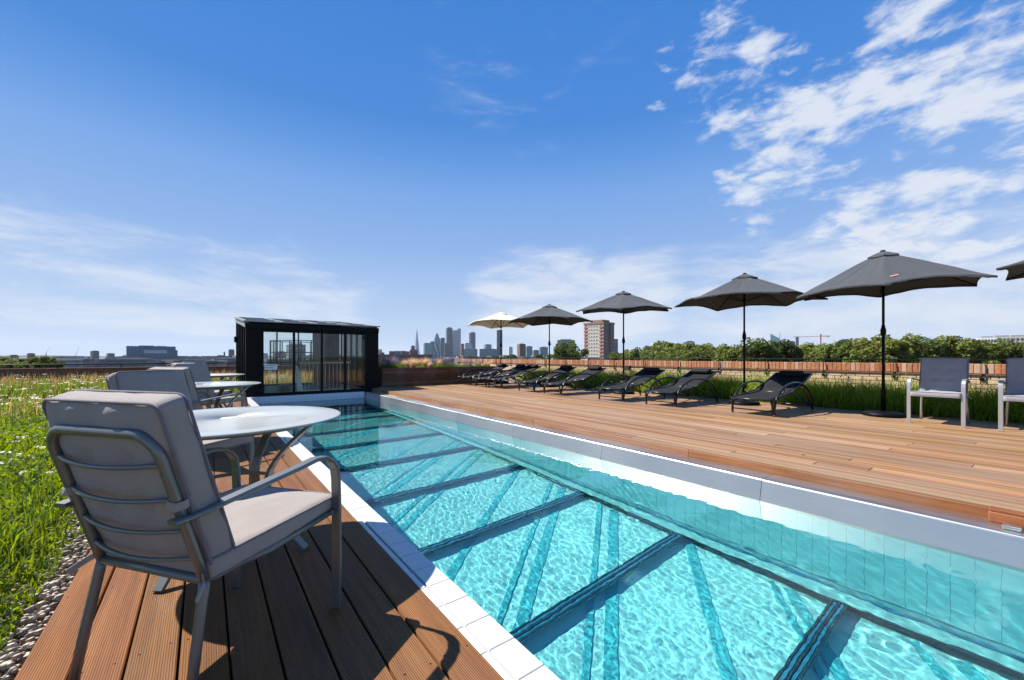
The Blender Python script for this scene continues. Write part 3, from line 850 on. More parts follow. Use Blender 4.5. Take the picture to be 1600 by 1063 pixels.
# ================================================================== LOUNGERS
def make_lounger():
    t = empty('sun_lounger')
    hw = .285
    # foot section and back section of the sling: local x runs from foot to head
    def sling(pts, w):
        m = MB(); vs = []
        n = 6
        for (x, z) in pts:
            for j in range(n + 1):
                q = j / n * 2 - 1; vs.append((x, q * w, z - .012 * (1 - q * q)))
        k = len(pts)
        top = len(vs)
        vs += [(x, y, z - .006) for x, y, z in vs]
        fs = []
        for i in range(k - 1):
            for j in range(n):
                a = i * (n + 1) + j
                fs.append((a, a + n + 1, a + n + 2, a + 1)); fs.append((top + a, top + a + 1, top + a + n + 2, top + a + n + 1))
        for i in range(k - 1):
            a = i * (n + 1); fs.append((a, top + a, top + a + n + 1, a + n + 1)); a += n; fs.append((a, a + n + 1, top + a + n + 1, top + a))
        for a0 in (0, (k - 1) * (n + 1)):
            for j in range(n): fs.append((a0 + j, a0 + j + 1, top + a0 + j + 1, top + a0 + j))
        return m.add(vs, fs, True)
    A, B_, H = (-.06, .250), (.78, .335), (1.63, .610)
    sling([A, (.2, .272), (.5, .304), B_], hw - .015).build('foot_sling', M_sling, t)
    sling([B_, (1.06, .412), (1.36, .512), H], hw - .015).build('back_sling', M_sling, t)
    for s in (-1, 1):
        MB().tube([(A[0], s * hw, A[1]), (.2, s * hw, .272), (.5, s * hw, .304), (B_[0], s * hw, B_[1])], .016, 8).build('side_rail', M_lblack, t)
        MB().tube([(B_[0], s * hw, B_[1]), (1.06, s * hw, .412), (1.36, s * hw, .512), (H[0], s * hw, H[1])], .016, 8).build('back_rail', M_lblack, t)
        # arched arm from the front foot over to the rear foot
        p = [(.06 + .75 * (1 - math.cos(a)), s * (hw + .028), .49 * math.sin(a) ** .8) for a in np.linspace(0.0, PI, 25)]
        MB().tube(p, .018, 8).build('arched_arm', M_lblack, t)
        MB().tube([(.0, s * (hw + .002), .255), (.03, s * (hw + .012), .17), (.06, s * (hw + .020), 0.0)], .016, 8).build('leg', M_lblack, t)
        MB().tube([(.70, s * hw, .325), (1.05, s * (hw + .012), .22), (1.535, s * (hw + .024), .06)], .013, 8).build('diagonal_bar', M_lblack, t)
        MB().tube([(1.18, s * hw, .450), (1.36, s * (hw + .01), .24), (1.52, s * (hw + .022), .08)], .010, 8).build('back_prop', M_lblack, t)
        MB().tube([(.42, s * (hw - .01), .297), (.48, s * (hw + .01), .40)], .010, 8).build('arm_stay', M_lblack, t)
        for x in (.06, 1.56):
            MB().lathe([(.017, 0), (.019, .012), (.017, .03)], 10, Matrix.Translation((x, s * (hw + .026), 0))).build('foot_cap', M_grey, t)
    for x, z, n_ in ((-.06, .250, 'foot_rail'), (1.63, .610, 'head_rail'), (.78, .322, 'hinge_bar')):
        MB().tube([(x, -hw, z), (x, hw, z)], .0125, 8).build(n_, M_lblack, t)
    for x, z in ((.05, .075), (1.52, .07)):
        MB().tube([(x, -hw - .02, z), (x, hw + .02, z)], .010, 8).build('cross_bar', M_lblack, t)
    pl = rounded_box(.075, .19, .042, .038, None, (8, 10, 6)).build('head_pillow', M_sling, t)
    pl.location = (1.52, 0, .615); pl.rotation_euler.y = -.32
    return t
lg = make_lounger()
GG = 'black sun loungers in a row along the raised deck'
names = ['farthest black sun lounger, right beside the brown timber planter', 'black sun lounger second from the brown timber planter', 'black sun lounger third from the planter, under the cream umbrella side',
         'black sun lounger fourth from the planter', 'black sun lounger fifth from the planter, beside the second grey umbrella', 'black sun lounger sixth from the planter, past a wide gap in the row',
         'black sun lounger seventh from the planter, second nearest to us', 'nearest and largest black sun lounger, standing alone at the near end of the row']
LY = [(6.69, 11.52, .03), (6.62, 10.50, -.05), (6.70, 9.85, .04), (6.70, 8.40, .02), (6.68, 7.38, -.03), (6.72, 5.62, .03), (6.78, 4.50, .0), (6.88, 2.93, -.02)]
for i, (x, y, a) in enumerate(LY):
    o = lg if i == 0 else copy_tree(lg)
    o.location = (x, y, RZ); o.rotation_euler.z = a; tag(o, names[i], 'sun lounger', GG)

# ================================================================== UMBRELLAS
def make_umbrella(name, pos, rot, tilt, tdir, canopy, seed, label, apex=2.50, R=1.22, drop=.48, flare=.06, droop=None, tagc=None, pole_mat=M_black):
    t = empty(name, (pos[0], pos[1], RZ)); tag(t, label, 'umbrella', 'garden umbrellas standing between the loungers')
    MB().lathe([(.255, 0), (.262, .012), (.258, .045), (.235, .062), (.06, .075), (.05, .085), (.0, .086)], 36).build('base', M_black, t)
    MB().lathe([(.030, .08), (.030, .34), (.034, .345), (.034, .40), (.024, .41)], 16).build('base_tube', M_black, t)
    kn = MB().tube([(.03, 0, .37), (.065, 0, .37)], .012, 8).build('clamp_knob', M_black, t)
    MB().lathe([(.019, .40), (.019, 1.30)], 14).build('lower_pole', pole_mat, t)
    MB().lathe([(.022, 1.24), (.034, 1.26), (.036, 1.33), (.026, 1.36), (.022, 1.40)], 14).build('crank_housing', M_black, t)
    MB().tube([(.03, 0, 1.30), (.06, .005, 1.30), (.062, .005, 1.26)], .007, 8).build('crank_handle', M_black, t)
    MB().lathe([(.017, 1.38), (.017, apex - .30)], 14).build('upper_pole', pole_mat, t)
    # canopy group tilts about the pole top
    ax = Vector((-math.sin(tdir), math.cos(tdir), 0))
    pv = Vector((0, 0, apex - .45))
    Mt = Matrix.Translation(pv) @ Matrix.Rotation(tilt, 4, ax) @ Matrix.Translation(-pv)
    droop = droop or [0] * 6
    K, NR = 22, 16
    rnd = random.Random(seed)
    def pt(a, rho):
        s = (a - rot) / (PI / 3); k = int(math.floor(s)); f = s - k
        hexr = math.cos(PI / 6) / math.cos((f - .5) * PI / 3)
        sag = math.sin(PI * f)
        rad = R * rho * (hexr * (1 - .055 * sag * rho))
        d0, d1 = droop[k % 6], droop[(k + 1) % 6]
        z = apex - drop * (rho ** 1.10) * (1 - .10 * sag) + flare * rho ** 5 + (d0 * (1 - f) + d1 * f) * rho ** 2.5
        z -= .035 * sag * math.sin(PI * min(1, rho)) 
        z += .014 * rho * noise.noise(Vector((math.cos(a) * 4 * rho + seed, math.sin(a) * 4 * rho, seed))) + .010 * rho * math.sin(f * 29 + seed + 2 * math.sin(k * 9)) * math.exp(-((rho - .45) / .35) ** 2) + .008 * rho * (1 - rho ** 3) * math.sin(f * 17 + 5 * k + rho * 6)
        return Mt @ Vector((rad * math.cos(a), rad * math.sin(a), z))
    def shell(r0, r1, dz, name, mat, parent, inner=-.006):
        m = MB(); vs = []; na = 6 * K
        for i in range(NR + 1):
            rho = r0 + (r1 - r0) * i / NR
            for j in range(na): vs.append(pt(rot + 2 * PI * j / na, rho) + Vector((0, 0, dz)))
        top = len(vs)
        vs += [p + Vector((0, 0, inner)) for p in vs]
        fs = []
        for i in range(NR):
            for j in range(na):
                a, b = i * na + j, i * na + (j + 1) % na
                fs.append((a, a + na, b + na, b)); fs.append((top + a, top + b, top + b + na, top + a + na))
        hem = len(vs)
        for j in range(na):
            p = vs[NR * na + j]; vs.append(p + Vector((0, 0, -.028)))
        for j in range(na):
            a, b = NR * na + j, NR * na + (j + 1) % na
            fs.append((a, hem + j, hem + (j + 1) % na, b))
            fs.append((top + a, top + b, hem + (j + 1) % na, hem + j))
        return m.add(vs, fs, True).build(name, mat, parent)
    cn = shell(.05, 1.0, 0, 'canopy', canopy, t)
    shell(.0, .17, .028, 'vent_cap', canopy, cn)
    MB().lathe([(.03, 0), (.034, .008), (.026, .018), (0, .022)], 12, Mt @ Matrix.Translation((0, 0, apex + .02))).build('finial', M_black, t)
    MB().lathe([(.03, 0), (.035, .02), (.03, .05)], 12, Mt @ Matrix.Translation((0, 0, apex - .52))).build('hub', M_black, t)
    MB().tube([Mt @ Vector((0, 0, apex - .52)), Mt @ Vector((0, 0, apex))], .016, 10).build('pole_top', pole_mat, t)
    for k in range(6):
        a = rot + k * PI / 3
        rb = MB().tube([pt(a, q) + Vector((0, 0, -.018)) for q in np.linspace(.03, .985, 9)], .008, 6).build('rib', M_black, t)
        MB().tube([Mt @ Vector((0.03 * math.cos(a), .03 * math.sin(a), apex - .50)), pt(a, .52) + Vector((0, 0, -.026))], .006, 6).build('strut', M_black, rb)
    if tagc is not None:
        a, rho, mt = tagc
        p0 = pt(a - .05, rho) + Vector((0, 0, .004)); p1 = pt(a + .05, rho) + Vector((0, 0, .004)); p2 = pt(a + .05, rho + .03) + Vector((0, 0, .006)); p3 = pt(a - .05, rho + .03) + Vector((0, 0, .006))
        MB().add([p0, p1, p2, p3] + [p + Vector((0, 0, .003)) for p in (p0, p1, p2, p3)], [(3, 2, 1, 0), (4, 5, 6, 7), (0, 1, 5, 4), (1, 2, 6, 5), (2, 3, 7, 6), (3, 0, 4, 7)]).build('label_tag', mt, cn)
    return t
def toward(p): return math.atan2(-p[1], -p[0])
pA, pB, pC, pD, pE, pF = (8.40, 1.65), (8.30, 3.65), (8.31, 6.50), (8.35, 9.28), (8.20, 11.60), (8.40, -.58)
make_umbrella('garden_umbrella', pA, toward(pA) + .03, .035, toward(pA) - .4, M_canopy, 3, 'largest charcoal umbrella, nearest whole one, beside the silver armchair', apex=2.52, drop=.60, flare=.03, droop=[-.03, .0, 0, 0, .0, -.05], tagc=(toward(pA) + .12, .80, M_red))
make_umbrella('garden_umbrella', pB, toward(pB) + .42, .02, toward(pB) + .9, M_canopy, 8, 'charcoal umbrella tilted over the nearest black lounger', apex=2.48, drop=.60, flare=.07, droop=[.03, 0, .02, -.02, 0, .02], R=1.28)
make_umbrella('garden_umbrella', pC, toward(pC) - .04, .06, toward(pC), M_canopy, 5, 'level charcoal umbrella just right of the beige tower block', apex=2.50, drop=.47, flare=.02, R=1.25)
make_umbrella('garden_umbrella', pD, toward(pD) + .45, .015, toward(pD) + PI - .3, M_canopy, 6, 'charcoal umbrella overlapping the cream one', apex=2.46, drop=.52, flare=.03, R=1.30)
make_umbrella('garden_umbrella', pE, toward(pE) + .3, .05, toward(pE) + PI, M_canopyw, 9, 'cream umbrella farthest along the deck by the planter', apex=2.42, drop=.42, flare=.03)
make_umbrella('garden_umbrella', pF, toward(pF) + .06, .0, 0, M_canopy, 12, 'charcoal umbrella of which only the tip shows at the picture edge', apex=2.46, drop=.50, flare=.05)

# ---- timber stop block and steel clip at the pool edge of the raised deck
tbk = empty('deck_stop_block', (RX0 - .045, .165, .004)); tag(tbk, 'short timber block fixed to the front edge of the raised deck', 'block')
MB().bbox((-.025, -.10, 0), (.027, .10, .060), .004).build('block', M_fascia, tbk)
MB().bbox((-.024, -.101, .0605), (.045, .099, .078), .004).build('cap', M_fascia, tbk)
clp = empty('steel_clip', (RX0 - .13, .17, .0035)); tag(clp, 'small steel clip plate lying on the pool rim before the timber block', 'clip')
MB().bbox((-.05, -.035, 0), (.05, .035, .012), .003).build('plate', M_steel, clp)
MB().bbox((-.05, -.037, .0122), (-.03, .037, .022), .002).build('lip', M_steel, clp)

# ================================================================== GLAZED PAVILION
PVX0, PVX1, PVY0, PVY1 = .80, 4.06, 11.93, 15.9
ZF, ZB = 1.85, 2.24
def roofz(y): return ZF + (ZB - ZF) * (y - PVY0) / (PVY1 - PVY0)
pv = empty('glazed_pavilion', (0, 0, 0)); tag(pv, 'black framed glass pavilion with sloping roof at the far end of the pool', 'pavilion')
def part(name, mat, a, b, par=None, r=.006):
    return MB().bbox(a, b, r).build(name, mat, par or pv)
part('base_frame', M_black, (PVX0, PVY0, -.03), (PVX1, PVY0 + .09, .075))
part('front_panel', M_black, (PVX0, PVY0 + .003, .076), (1.18, PVY0 + .12, ZF - .17))
part('front_panel', M_black, (3.70, PVY0 + .003, .076), (PVX1, PVY0 + .12, ZF - .17))
part('top_beam', M_black, (PVX0 - .01, PVY0 - .01, ZF - .169), (PVX1 + .01, PVY0 + .13, ZF - .03))
mx_ = [1.18, 1.86, 2.53, 3.13, 3.70]
for x in mx_[1:-1]:
    part('mullion', M_black, (x - .026, PVY0 + .005, .076), (x + .026, PVY0 + .085, ZF - .17))
part('transom', M_black, (1.181, PVY0 + .02, ZF - .235), (3.699, PVY0 + .07, ZF - .171))
for a, b in zip(mx_[:-1], mx_[1:]):
    part('glass_pane', M_glass, (a + .027, PVY0 + .040, .077), (b - .027, PVY0 + .050, ZF - .236), r=.001)
def sideprism(name, x0, x1, y0, y1, zb, dz, mat, par=None):
    m = MB(); m.add([(x, y, z) for x in (x0, x1) for (y, z) in ((y0, zb), (y1, zb), (y1, roofz(y1) - dz), (y0, roofz(y0) - dz))], [(0, 1, 2, 3)[::-1], (4, 5, 6, 7), (0, 4, 7, 3)[::-1], (1, 5, 6, 2), (3, 7, 6, 2)[::-1], (0, 1, 5, 4)])
    return m.build(name, mat, par or pv)
for s, x0 in ((0, PVX0), (1, PVX1 - .07)):
    part('side_sill', M_black, (x0, PVY0 + .121, -.03), (x0 + .07, PVY1, .075))
    ysd = np.linspace(PVY0 + .12, PVY1, 7)
    for k in range(7):
        if k: sideprism('side_post', x0 + .002, x0 + .068, ysd[k] - .06, ysd[k], .076, .05, M_black)
    for k in range(6):
        sideprism('glass_pane', x0 + .030, x0 + .040, ysd[k] + .001, ysd[k + 1] - .061, .077, .06, M_glass)
    MB().add([(x, y, z) for x in (x0 - .012, x0 + .082) for (y, z) in ((PVY0 + .131, roofz(PVY0 + .131) - .14), (PVY1 + .02, roofz(PVY1) - .14), (PVY1 + .02, roofz(PVY1) - .005), (PVY0 + .131, roofz(PVY0 + .131) - .005))],
             [(3, 2, 1, 0), (4, 5, 6, 7), (3, 7, 6, 2), (0, 1, 5, 4), (1, 2, 6, 5), (0, 4, 7, 3)]).build('eaves_beam', M_bluegrey, pv)
# back wall frame
part('base_frame', M_black, (PVX0 + .071, PVY1 - .09, -.03), (PVX1 - .071, PVY1, .075))
part('top_beam', M_black, (PVX0 + .071, PVY1 - .10, ZB - .2), (PVX1 - .071, PVY1, ZB - .05))
for x in (1.35, 1.95, 2.6, 3.2): part('mullion', M_black, (x - .022, PVY1 - .08, .076), (x + .022, PVY1 - .01, ZB - .201))
for a, b in zip((.872, 1.35, 1.95, 2.6, 3.2), (1.35, 1.95, 2.6, 3.2, PVX1 - .072)):
    part('glass_pane', M_glass, (a + .024, PVY1 - .050, .077), (b - .024, PVY1 - .040, ZB - .202), r=.001)
# roof: framed glass panels
rfm = empty('roof', (0, 0, 0)); rfm.parent = pv
def slab(name, x0, x1, y0, y1, z0, z1, mat, par):
    m = MB(); m.add([(x, y, roofz(y) + dz) for dz in (z0, z1) for (x, y) in ((x0, y0), (x1, y0), (x1, y1), (x0, y1))], [(3, 2, 1, 0), (4, 5, 6, 7), (0, 1, 5, 4), (1, 2, 6, 5), (2, 3, 7, 6), (3, 0, 4, 7)])
    return m.build(name, mat, par)
xr = np.linspace(PVX0 - .01, PVX1 + .01, 5); yr = np.linspace(PVY0 - .01, PVY1 + .02, 4)
for x in xr: slab('roof_bar', x - .035, x + .035, yr[0], yr[-1], .0, .035, M_bluegrey, rfm)
for j, y in enumerate(yr):
    for a, b in zip(xr[:-1], xr[1:]): slab('roof_bar', a + .036, b - .036, max(yr[0], y - .03), min(yr[-1], y + .03), .002, .03, M_bluegrey, rfm)
M_rglass = plain('tinted_roof_glass', (.05, .055, .06), .08, var=.1)
for j in range(3):
    for i in range(4): slab('roof_pane', xr[i] + .037, xr[i + 1] - .037, yr[j] + .031, yr[j + 1] - .031, .006, .014, M_rglass, rfm)
part('wall_lamp', M_black, (PVX0 - .09, PVY1 - 1.0, 1.42), (PVX0 - .001, PVY1 - .86, 1.60), r=.01)
# notice on the glass
nz = part('notice', M_white, (1.20, PVY0 + .028, .66), (1.48, PVY0 + .038, .80), r=.001)
for k in range(2): part('print_line', M_bluegrey, (1.22, PVY0 + .0255, .755 - k * .055), (1.44 - .05 * k, PVY0 + .0275, .775 - k * .055), nz, r=.0005)
# inside: floor, timber lined core, stair balustrade
ins = MB().box((PVX0 + .08, PVY0 + .14, -.045), (PVX1 - .08, PVY1 - .1, .01)).build('inner_floor', M_concrete, pv)
cr = empty('timber_core', (0, 0, 0)); cr.parent = pv
for k in range(2):
    MB().bbox((3.02 + k * .195, 13.6, .012), (3.02 + k * .195 + .188, 13.66, 1.93), .004).build('board', M_panelwood, cr)
for k in range(9):
    MB().bbox((2.96, 13.6 + k * .2, .012), (3.016, 13.6 + k * .2 + .193, 1.93), .004).build('board', M_panelwood, cr)
bl = empty('balustrade', (0, 0, 0)); bl.parent = pv
for k in range(13):
    MB().tube([(2.12 + k * .105, 12.55, .05), (2.12 + k * .105, 12.55, .80)], .009, 8).build('baluster', M_white, bl)
MB().bbox((2.06, 12.515, .83), (3.45, 12.585, .875), .008).build('handrail', M_rail, bl)
MB().bbox((2.08, 12.53, .80), (3.43, 12.57, .829), .004).build('rail', M_white, bl)
MB().bbox((2.08, 12.53, .03), (3.43, 12.57, .06), .004).build('rail', M_white, bl)
for x in (1.98, 1.06):
    m = MB(); m.add([(x, 12.2, .02), (x + .15, 12.2, .02), (x + .15, 12.4, .02), (x, 12.4, .02), (x - .02, 12.2, .74), (x + .01, 12.2, .74), (x + .01, 12.4, .74), (x - .02, 12.4, .74)], [(3, 2, 1, 0), (4, 5, 6, 7), (0, 1, 5, 4), (1, 2, 6, 5), (2, 3, 7, 6), (3, 0, 4, 7)])
    m.build('stair_string', M_white, pv)
bx_ = rounded_box(.14, .16, .10, .05, None, (6, 6, 4)).build('folded_cover', M_black); bx_.location = (1.78, 12.95, .115); tag(bx_, 'dark folded cover lying on the floor inside the glass pavilion', 'cover')

# ================================================================== PLANTER
PY = 12.25
pl = empty('timber_planter', (0, 0, 0)); tag(pl, 'long dark brown timber planter box full of flowers beside the pavilion', 'planter')
for k in range(6):
    z0 = RZ + .004 + k * .094
    xs_ = [4.30, 6.1 + .4 * math.sin(k * 2.1), 8.45]
    for a, b in zip(xs_[:-1], xs_[1:]):
        o = MB().bbox((-(b - a) / 2 + .001, -.014, 0), ((b - a) / 2 - .001, .014, .089), .003).build('plank', M_plank, pl); o.location = ((a + b) / 2, PY + random.uniform(-.002, .002), z0)
    for x in (4.286, 8.464):
        o = MB().bbox((-.014, -.75, 0), (.014, .75, .089), .003).build('plank', M_plankY, pl); o.location = (x, PY + .737, z0)
    o = MB().bbox((-2.07, -.014, 0), (2.07, .014, .089), .003).build('plank', M_plank, pl); o.location = (6.375, PY + 1.47, z0)
MB().box((4.301, PY + .0145, .3), (8.449, PY + 1.455, .60)).build('soil', M_soil, pl)

# ================================================================== BRICK WALL WITH HANDRAIL
wl = empty('brick_wall', (WALLX, 0, 0)); tag(wl, 'low brick parapet wall with upright brick top course along the raised deck', 'wall')
WT, WB = .872, .702
MB().box((.012, -3.0, -.044), (.25, 19.3, WT - .012)).build('wall_core', M_mortar, wl)
bm = MB().bbox((-.10, -.035, -(WT - WB - .006) / 2), (.10, .035, (WT - WB - .006) / 2), .004).mesh('brick', M_brick)
y = -1.2
while y < 18.9:
    o = obj('brick', bm, wl); o.location = (.10 + random.uniform(-.004, .004), y, (WT + WB) / 2 + random.uniform(-.002, .002)); o.rotation_euler.z = random.uniform(-.01, .01)
    y += .0765
MB().bbox((-.022, -2.9, WB - .028), (.02, 19.0, WB - .006), .003).build('tile_creasing', M_bwall, wl)
sm_ = MB().bbox((-.02, -.107, -.0325), (.02, .107, .0325), .003).mesh('brick', M_stock)
rest = MB()
for c in range(9):
    z = WB - .066 - c * .075; y = -1.2 + (c % 2) * .1125
    while y < 18.8:
        if y < 4.6 and c < 2:
            o = obj('brick', sm_, wl); o.location = (.02 + random.uniform(-.003, .003), y, z); o.rotation_euler.z = random.uniform(-.004, .004)
        else: rest.box((0 + random.uniform(-.003, .003), y - .107, z - .0325), (.03, y + .107, z + .0325))
        y += .225
o = rest.build('brick_courses', M_stock, wl); o['kind'] = 'stuff'
hr = empty('handrail', (WALLX + .10, 0, 0)); tag(hr, 'dark metal handrail on brackets along the top of the brick parapet', 'handrail')
MB().tube([(0, y, .940) for y in np.linspace(-3, 18.9, 12)], .012, 8).build('rail', M_black, hr)
for k in range(18):
    y = .81 + 1.118 * (k - 1)
    p = MB().bar([(-.135, y, .60), (-.135, y, .87), (-.125, y, .905), (-.02, y, .925), (0, y, .930)], .008, .022, (1, 0, .02)).build('bracket', M_black, hr)
    MB().bbox((-.128, y - .03, .585), (-.112, y + .03, .63), .003).build('bracket_foot', M_black, p)
# two black floodlights clamped to the wall
for k, (y, lab) in enumerate(((9.35, 'small black floodlight on the parapet, the farther one'), (8.05, 'small black floodlight on the parapet, the nearer one'))):
    f = empty('wall_floodlight', (WALLX - .05, y, .62)); tag(f, lab, 'floodlight', 'floodlights on the parapet')
    MB().bbox((-.11, -.11, -.06), (-.02, .11, .09), .012).build('housing', M_black, f)
    MB().bbox((-.019, -.015, -.03), (.048, .015, .02), .003).build('arm', M_black, f)
    MB().bbox((-.118, -.09, -.045), (-.1105, .09, .075), .002).build('lens', M_rglass, f)

# far parapet across the roof with its rail
fp = empty('far_parapet', (0, 19.3, 0)); tag(fp, 'dark brown brick parapet beyond the wildflower meadow', 'wall')
MB().box((-16, 0, -.04), (WALLX - .01, .22, .575)).build('wall_core', M_bwall, fp)
for k in range(29):
    MB().bbox((-16 + k * .9 + .004, -.02, .576), (-16 + (k + 1) * .9 - .004, .24, .62), .006).build('coping_stone', M_bwall, fp)
MB().tube([(-16, .05, .74), (WALLX, .05, .74)], .018, 8).build('rail', M_black, fp)
for k in range(18): MB().tube([(-15.8 + k * 1.5, .05, .62), (-15.8 + k * 1.5, .05, .74)], .012, 6).build('rail_post', M_black, fp)

# ================================================================== GRASS, FLOWERS, GRAVEL
def blades(n, px, py, pz, h, w, lean, cols, curl=.5):
    """n bent grass blades; returns verts, colours, quads, tris"""
    a = rng.uniform(0, 2 * PI, n); la = a + rng.uniform(-.6, .6, n)
    sx, sy = np.cos(a) * w / 2, np.sin(a) * w / 2
    lx, ly = -np.sin(la) * lean * h, np.cos(la) * lean * h
    P = np.stack([px, py, pz], 1); S_ = np.stack([sx, sy, np.zeros(n)], 1)
    mid = P + np.stack([lx * .35, ly * .35, h * .58], 1); tip = P + np.stack([lx, ly, h * (1 - curl * lean * .5)], 1)
    V = np.stack([P - S_, P + S_, mid - S_ * .75, mid + S_ * .75, tip], 1).reshape(-1, 3)
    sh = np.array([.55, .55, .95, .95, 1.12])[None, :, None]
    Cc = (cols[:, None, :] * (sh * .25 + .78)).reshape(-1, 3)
    o = np.arange(n)[:, None] * 5
    return V, Cc, o + np.array([[0, 1, 3, 2]]), o + np.array([[2, 3, 4]])
def leaves(n, P, size, cols, up=.5):
    """small two-triangle leaves at random tilts"""
    nrm = rng.normal(size=(n, 3)); nrm[:, 2] = np.abs(nrm[:, 2]) + up; nrm /= np.linalg.norm(nrm, axis=1)[:, None]
    t = np.cross(nrm, rng.normal(size=(n, 3))); t /= np.linalg.norm(t, axis=1)[:, None]; b = np.cross(nrm, t)
    s = np.asarray(size)[:, None] if np.ndim(size) else size
    V = np.stack([P - t * s, P + b * s * .55 + nrm * s * .12, P + t * s, P - b * s * .55 + nrm * s * .12], 1).reshape(-1, 3)
    return V, np.repeat(cols, 4, 0), np.arange(n)[:, None] * 4 + np.array([[0, 1, 2, 3]])
def green(n, base, var=.3, yellow=.25):
    c = np.array(base)[None, :] * (1 + rng.uniform(-var, var, (n, 1)))
    y = rng.uniform(0, yellow, (n, 1)); c = c * (1 - y) + np.array([[.20, .20, .03]]) * y
    return np.clip(c, 0, 1)
def gz(x, y): return -.045 + np.minimum(1, np.maximum(0, (-.60 - x) / .35)) * .06
def clumpy(x, y, s): return np.array([noise.noise(Vector((a * s, b * s, 4.2))) for a, b in zip(x, y)])
def cat(*parts):
    V, Cc, polys = [], [], {}
    o = 0
    for p in parts:
        V.append(p[0]); Cc.append(p[1])
        for q in p[2:]: polys.setdefault(q.shape[1], []).append(q + o)
        o += len(p[0])
    return np.concatenate(V), np.concatenate(Cc), [np.concatenate(v) for v in polys.values()]
def meadow_pts(n, near=True):
    # area seen between the deck and the far parapet, denser near the camera
    y = 1.5 + 17.5 * rng.uniform(0, 1, n) ** (1.7 if near else 1.0)
    xl = -.75 * y - 1.5
    x = -.57 + (np.maximum(xl, -15) + .57) * rng.uniform(0, 1, n) ** 1.15
    return x, y
n = 62000
x, y = meadow_pts(n); k = clumpy(x, y, 1.1)
edge = np.clip((-.50 - x) / .25, .45, 1)
h = (.07 + .13 * rng.uniform(0, 1, n) ** 2 + .09 * np.clip(k + .1, 0, 1)) * edge * np.clip(1.15 - .045 * y, .40, 1.2)
dry = np.clip((y - 9 + 4 * clumpy(x, y, .35) + 1.6 * (x + 2.0)) / 10, 0, 1) * .32
cg = green(n, (.115, .19, .016), .35, .5); cd = np.array([[.33, .23, .10]]) * (1 + rng.uniform(-.3, .3, (n, 1)))
sel = (rng.uniform(0, 1, n) < dry)[:, None]
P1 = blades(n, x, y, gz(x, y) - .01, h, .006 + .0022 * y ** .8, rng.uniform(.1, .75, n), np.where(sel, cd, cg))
n = 95000
x, y = meadow_pts(n); x = np.where(y < 6, x, x); k = clumpy(x, y, 1.4)
zl = gz(x, y) + rng.uniform(0, 1, n) ** .7 * (.07 + .11 * np.clip(k + .35, 0, 1)) * np.clip((-.50 - x) / .25, .3, 1)
P2 = leaves(n, np.stack([x, y, zl], 1), (.008 + .0016 * y) * rng.uniform(.6, 1.4, n), green(n, (.13, .21, .014), .4, .5))
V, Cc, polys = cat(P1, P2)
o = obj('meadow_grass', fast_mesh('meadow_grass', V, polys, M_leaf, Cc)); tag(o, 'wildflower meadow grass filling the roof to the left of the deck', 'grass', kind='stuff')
# dry tall grass behind and beside the pavilion and against the parapet
n = 16000
x = rng.uniform(-6, 8.5, n); y = 12.9 + 6.2 * rng.uniform(0, 1, n)
ok = ~((x > PVX0 - .1) & (x < PVX1 + .1) & (y < PVY1 + .1)) & ~((x > 4.2) & (y < 14)) & ~((x > -.6) & (x < .8) & (y < 12.3)); x, y = x[ok], y[ok]; n = len(x)
t_ = rng.uniform(0, 1, n)[:, None]; dry = np.clip((y - 14.5) / 3 + rng.uniform(-.4, .4, n), 0, 1)[:, None]
cols = np.where(t_ < dry, np.array([[.36, .25, .11]]) * (1 + rng.uniform(-.3, .3, (n, 1))), green(n, (.08, .15, .02), .3, .5))
P1 = blades(n, x, y, np.full(n, -.02), rng.uniform(.2, .62, n), .016, rng.uniform(.1, .5, n), cols)
o = obj('dry_grass', fast_mesh('dry_grass', *(lambda q: (q[0], q[2]))(cat(P1)), M_leaf, P1[1])); tag(o, 'tall straw coloured grass behind the glass pavilion', 'grass', kind='stuff')
n = 1500
y = 9.0 + 10.5 * rng.uniform(0, 1, n); x = -.6 - 3.2 * rng.uniform(0, 1, n) ** 1.3
P1 = blades(n, x, y, gz(x, y), rng.uniform(.18, .42, n), .012, rng.uniform(.1, .5, n), np.array([[.36, .25, .10]]) * (1 + rng.uniform(-.3, .3, (n, 1))))
o = obj('dry_grass', fast_mesh('dry_grass', *(lambda q: (q[0], q[2]))(cat(P1)), M_leaf, P1[1])); tag(o, 'straw coloured seeding grass at the back of the meadow', 'grass', kind='stuff')
# flowers: flat white umbels, yellow and blue heads
def flowers(name, n, col, size, hmin, hmax, lab, petals=7, ymax=16, up=3.0):
    y = 2.2 + (ymax - 2.2) * rng.uniform(0, 1, n) ** 1.3; x = -.75 - (.72 * y + .6) * rng.uniform(0, 1, n)
    kk = clumpy(x, y, .8) > -.12; x, y = x[kk], y[kk]; n = len(x)
    h = rng.uniform(hmin, hmax, n) * (1 + .03 * y); z = gz(x, y) + h
    st = blades(n, x, y, gz(x, y), h, .003 + .0008 * y, rng.uniform(0, .05, n), green(n, (.09, .15, .03)))
    cen = np.repeat(np.stack([x, y, z], 1), petals, 0)
    sz = np.repeat((size * (1 + .05 * y)) * rng.uniform(.6, 1.3, n), petals)
    off = rng.normal(size=(n * petals, 3)) * sz[:, None] * np.array([[1, 1, .15]])
    pt = leaves(n * petals, cen + off, sz * .62, np.array([col]) * (1 + rng.uniform(-.15, .1, (n * petals, 1))), up)
    V, Cc, polys = cat(st, pt)
    o = obj(name, fast_mesh(name, V, polys, M_petal, Cc)); tag(o, lab, 'flowers', kind='stuff')
flowers('white_flowers', 1300, (.80, .78, .66), .017, .22, .38, 'white umbel flowers scattered through the meadow')
flowers('yellow_flowers', 130, (.70, .48, .03), .010, .15, .28, 'small yellow flowers scattered through the meadow', 5, 9)
